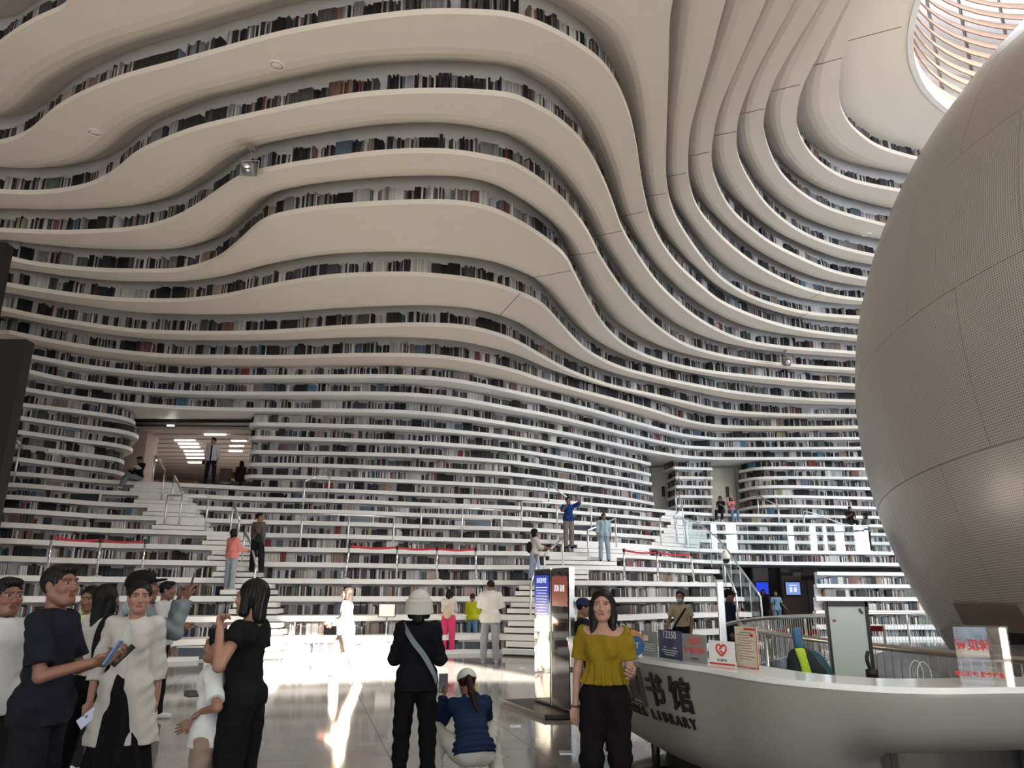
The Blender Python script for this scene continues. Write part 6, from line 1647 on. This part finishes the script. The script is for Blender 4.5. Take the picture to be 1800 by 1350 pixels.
person('child in a yellow-green top and jeans between two adults at the shelves', (q.x, q.y, 0), -12, 1.50, 'f', 1, SK, ('short', (.04, .022, .015)), ('long', (.42, .44, .02), {'loose': .03, 'hem': -.03}), ('trousers', (.10, .18, .28), {'wide': .0}), ra=((.15, .4, -1), (-.2, 1, .3)), head=(10, -10))
q = floor_at(861, 1166)
person('tall man in a loose white shirt and grey trousers facing the shelves', (q.x, q.y, 0), -8, 1.82, 'm', 1, SK, ('man', (.03, .02, .02)), ('tee', (.62, .60, .56), {'loose': .05, 'hem': -.12, 'sl': .95}), ('trousers', (.26, .28, .30), {'wide': .02}), ra=((.2, .3, -1), (-.4, 1, .1)), la=((-.2, .3, -1), (.4, 1, .1)), rl=((.06, 0, -1), (.04, 0, -1)), ll=((-.10, .02, -1), (-.03, -.02, -1)), head=(0, -10))
# --------------------------------------------------- behind the desk
person('seated visitor in a dark cap half hidden behind the woman in mustard', fx(1024, 10.5, .0), -100, 1.6, 'f', 1, SK, ('short', BLK), ('tee', (.012, .012, .016), {'loose': .015}), ('trousers', (.05, .05, .05), {}), ra=((.1, .5, -1), (-.2, 1, .1)), la=((-.1, .5, -1), (.2, 1, .1)), rl=((.1, 1, -.05), (0, .05, -1)), ll=((-.1, 1, -.05), (0, .05, -1)), root_z=.78, head=(0, -10), extra=[hat_cap((.02, .03, .07))])
t = thing('stool', 'small stool under the seated visitor behind the mustard blouse', 'stool', fx(1024, 10.5)); b = MB(); b.lathe([(.001, .62), (.18, .62), (.18, .56), (.04, .55), (.04, .03), (.2, .02), (.2, 0), (.001, 0)], n=20); b.build('seat', M_BLACK, t, True)
person('desk attendant with black hair bending down behind the acrylic sign', fx(1146, 7.6), 60, 1.58, 'f', 2, SK, ('bob', BLK), ('long', (.05, .05, .055), {'loose': .012}), ('trousers', (.02, .02, .02), {}), lean=(0, .35), rl=((.1, 1, -.05), (0, .05, -1)), ll=((-.1, 1, -.05), (0, .05, -1)), ra=((.1, .8, -1), (-.1, 1, -.1)), la=((-.1, .8, -1), (.1, 1, -.1)), root_z=.60, head=(0, -30))
t = thing('stool', 'stool under the bending desk attendant', 'stool', fx(1146, 7.6)); b = MB(); b.lathe([(.001, .46), (.19, .46), (.19, .40), (.04, .39), (.04, .03), (.2, .02), (.2, 0), (.001, 0)], n=20); b.build('seat', M_BLACK, t, True)
person('masked attendant in a tan uniform shirt and black trousers behind the desk', fx(1197, 14.5), 165, 1.60, 'f', 1, SK, ('updo', BLK), ('shirt', (.30, .255, .175), {'loose': .016, 'hem': .08, 'collar': True}), ('trousers', (.008, .008, .009), {'wide': .02}), ra=((.35, 0, -1), (.25, .1, -1)), la=((-.2, .05, -1), (.15, .45, -1)), head=(-8, 0), extra=[mask, strap_bag((.012, .012, .013), [(-.1, .1, .42), (.05, .14, .2), (.2, .06, -.02)], (.25, .03, -.08), (.09, .05, .09))])
person('dark figure in a navy jacket turned away beside the slim steel pillar', fx(1283, 15.5), -110, 1.62, 'm', 1, SKD, ('man', BLK), ('jacket', (.012, .017, .032), {'loose': .02, 'hem': -.06}), ('trousers', (.008, .008, .01), {}), extra=[hat_cap((.01, .012, .016))])
q = floor_at(1369, 1113)
person('woman in a pale blue t-shirt and jeans walking out of the passage', (q.x, q.y, 0), 170, 1.62, 'f', 0, SK, ('bob', BLK), ('tee', (.22, .36, .50), {'loose': .02}), ('trousers', (.12, .20, .30), {}), la=((-.35, .1, -1), (-.75, .2, -.8)), rl=((.04, .1, -1), (0, -.05, -1)), extra=[strap_bag((.01, .01, .012), [(.09, .12, .42), (.08, .13, .3), (.08, .12, .18)], (0, -.15, .25), (.11, .07, .15))])
q = floor_at(1345, 1110)
person('black-clad figure standing in the dark passage before the blue screen', (at(1346, 1100, q.y + .6).x, q.y + .6, 0), 150, 1.68, 'f', 0, SKD, ('long', BLK, .15, -.02), ('long', (.008, .008, .01), {'loose': .02, 'hem': -.2}), ('trousers', (.008, .008, .01), {'wide': .02}))
# --------------------------------------------------- on the terraces
def on_tier(px, k, dy=.35): Y = tier_Y(k, AZ(px, 950)) + dy; q = at(px, 950, Y); return (q.x, Y, ZT(k))
def step_pt(px, y, Y): q = at(px, y, Y); return (q.x, Y, q.z)
def on_step(px, k, j):
    """standing on intermediate step j of the riser between tier k and k+1"""
    t_ = AZ(px, 950); Yf_ = tier_Y(k + 1, t_); Yn = tier_Y(k, t_); Y = Yf_ - (Yf_ - Yn) / 3 * (3 - j) + .16; return (t_ * Y, Y, ZT(k) + TP * j / 3)
person('woman in a coral pink sweater and pale jeans on the left stair', on_step(411, 3, 1), -28, 1.60, 'f', 1, SK, ('bob', BLK), ('long', (.62, .22, .19), {'loose': .035, 'hem': -.06}), ('trousers', (.30, .33, .36), {'wide': .02}), shoes=(.55, .53, .5), ra=((.15, .35, -1), (.1, 1, -.1)), head=(-10, 8))
person('woman in a grey-brown sweater with a shoulder bag on the left stair', on_step(453, 4, 1), -20, 1.66, 'f', 1, SK, ('short', BLK), ('long', (.115, .095, .09), {'loose': .028, 'hem': -.01}), ('trousers', (.016, .018, .024), {'wide': .03}), shoes=(.03, .03, .03), rl=((.16, .05, -1), (.1, 0, -1)), head=(-55, 6), extra=[strap_bag((.025, .03, .035), [(-.13, -.05, .45), (-.04, -.15, .3), (.10, -.15, .12)], (.13, -.14, .03), (.12, .06, .07), scol=(.10, .03, .02))])
person('man in a pale open shirt and black trousers standing in the upper opening', on_tier(356, 11, .5), 176, 1.78, 'm', 1, SK, ('man', BLK), ('rolled', (.48, .46, .52), {'loose': .03, 'hem': -.06, 'inner': (.02, .02, .025)}), ('trousers', (.010, .012, .02), {}), shoes=(.5, .5, .5), rl=((.10, 0, -1), (.05, 0, -1)), ll=((-.10, 0, -1), (-.05, 0, -1)), extra=[strap_bag((.04, .02, .015), [(.15, .0, .1), (.22, .02, 0)], (.26, .05, -.12), (.05, .05, .06))])
person('seated reader in dark clothes with her back turned inside the upper opening', fx(398, 29.2, ZT(11)), 0, 1.6, 'f', 0, SKD, ('bob', BLK), ('long', (.03, .018, .018), {'loose': .03}), ('trousers', (.02, .02, .02), {}), rl=((.1, 1, -.05), (0, .05, -1)), ll=((-.1, 1, -.05), (0, .05, -1)), root_z=.58)
pr_ = on_tier(213, 10, .3)
person('person in black and grey jeans sitting with crossed legs reading on the upper left terrace', (pr_[0], tier_Y(11, AZ(213, 850)) + .1, ZT(10)), 150, 1.68, 'm', 1, SKD, ('man', BLK), ('long', (.012, .012, .014), {'loose': .02}), ('trousers', (.17, .20, .24), {'wide': .02}), shoes=(.5, .48, .4),
       rl=((.15, 1, -.05), (.0, .25, -1)), ll=((.35, 1, .05), (-.15, .55, -1)), ra=((.2, .4, -1), (-.4, 1, .25)), la=((-.2, .4, -1), (.4, 1, .25)), root_z=TP + .115, head=(0, -25), hands=(.6, .6))
q = Vector(on_tier(213, 10, .3)); bk = thing('open_book', 'open white book in the lap of the reader sitting on the upper left terrace', 'book', (q.x + .13, tier_Y(11, AZ(213, 850)) - .38, ZT(10) + .86), 2.6)
for s_ in (-1, 1): o_ = box_obj('page_block', (s_ * .075, 0, 0), (.15, .21, .014), M_PAPER, bk); o_.rotation_euler = (.5, s_ * -.15, 0)
person('woman in white with a pale blue skirt and black backpack on the middle stair', on_step(940, 3, 2), -75, 1.64, 'f', 1, SK, ('long', (.015, .01, .01), .20, -.02), ('rolled', (.52, .49, .47), {'loose': .035, 'hem': -.02, 'inner': (.5, .5, .52)}), ('skirt', (.34, .42, .60), {'hem': -.72, 'flare': .05, 'waist': .16}), shoes=(.4, .4, .4), ra=((.1, .55, -1), (.1, 1, -.1)), la=((-.1, .2, -1), (0, .4, -1)), head=(-8, 0), extra=[hat_cap((.02, .015, .015), False), strap_bag((.015, .013, .013), [(.1, -.08, .42), (.11, .06, .43), (.1, .12, .3)], (0, -.17, .2), (.11, .08, .16))])
person('man in a blue and black shirt raising his camera on the middle terraces', on_step(1000, 6, 1), -160, 1.74, 'm', 1, SK, ('man', BLK), ('tee', (.012, .04, .16), {'loose': .02, 'hem': -.05, 'sl': .9}), ('trousers', (.20, .175, .165), {'wide': .02}), shoes=(.02, .02, .02), ra=((.35, .5, -.5), (-.55, .4, .8)), la=((-.6, .5, .35), (.75, .3, .8)), head=(0, 8), hands=(.7, .7))
person('boy in an open pale blue shirt and jeans stepping down the middle stair', on_step(1062, 5, 1), 178, 1.56, 'm', 1, SK, ('short', BLK), ('rolled', (.34, .48, .58), {'loose': .035, 'hem': -.08, 'inner': (.5, .5, .48)}), ('trousers', (.30, .38, .46), {'wide': .02}), shoes=(.03, .03, .03), ra=((.2, .1, -1), (.1, .2, -1)), rl=((.08, .1, -1), (.05, -.05, -1)), ll=((-.08, 0, -1), (-.05, 0, -1)))
def sit_on(px, k, lab, col_, bcol, hcol, face=175, **kw):
    t_ = AZ(px, 900); Y = tier_Y(k + 1, t_) + .05
    return person(lab, (t_ * Y, Y, ZT(k)), face, 1.64, kw.pop('sex', 'f'), 0, SK, kw.pop('hair', ('long', hcol, .15, -.01)), ('tee', col_, {'loose': .02}), ('trousers', bcol, {'wide': .01}), rl=((.12, 1, -.02), (0, .15, -1)), ll=((-.12, 1, -.02), (0, .1, -1)), ra=((.1, .4, -1), (-.4, 1, .5)), la=((-.1, .4, -1), (.4, 1, .5)), root_z=TP + .11, **kw)
sit_on(1268, 10, 'person in black sitting on the gallery step looking at a phone', (.012, .012, .014), (.02, .02, .025), BLK, 150, hair=('bob', BLK), head=(-10, -25))
sit_on(1286, 10, 'woman in a pink top and pink cap sitting beside the person in black', (.60, .22, .26), (.12, .20, .32), BLK, 185, head=(0, -8), extra=[hat_cap((.55, .2, .2))])
sit_on(1494, 9, 'man in black sitting on the right gallery near the sphere', (.02, .012, .013), (.02, .02, .02), BLK, 175, sex='m', hair=('man', BLK), head=(0, -20))
q = on_tier(1526, 7, .45)
person('woman in a patterned grey jacket and black trousers leaning at the gallery glass', q, 100, 1.68, 'f', 0, SK, ('long', BLK, .12, -.02), ('jacket', (.16, .17, .18), {'loose': .03, 'hem': -.08}), ('trousers', (.008, .008, .01), {}), ra=((.1, .5, -1), (0, 1, -.1)), la=((-.1, .5, -1), (0, 1, -.1)), extra=[hat_cap((.012, .012, .013), False)])
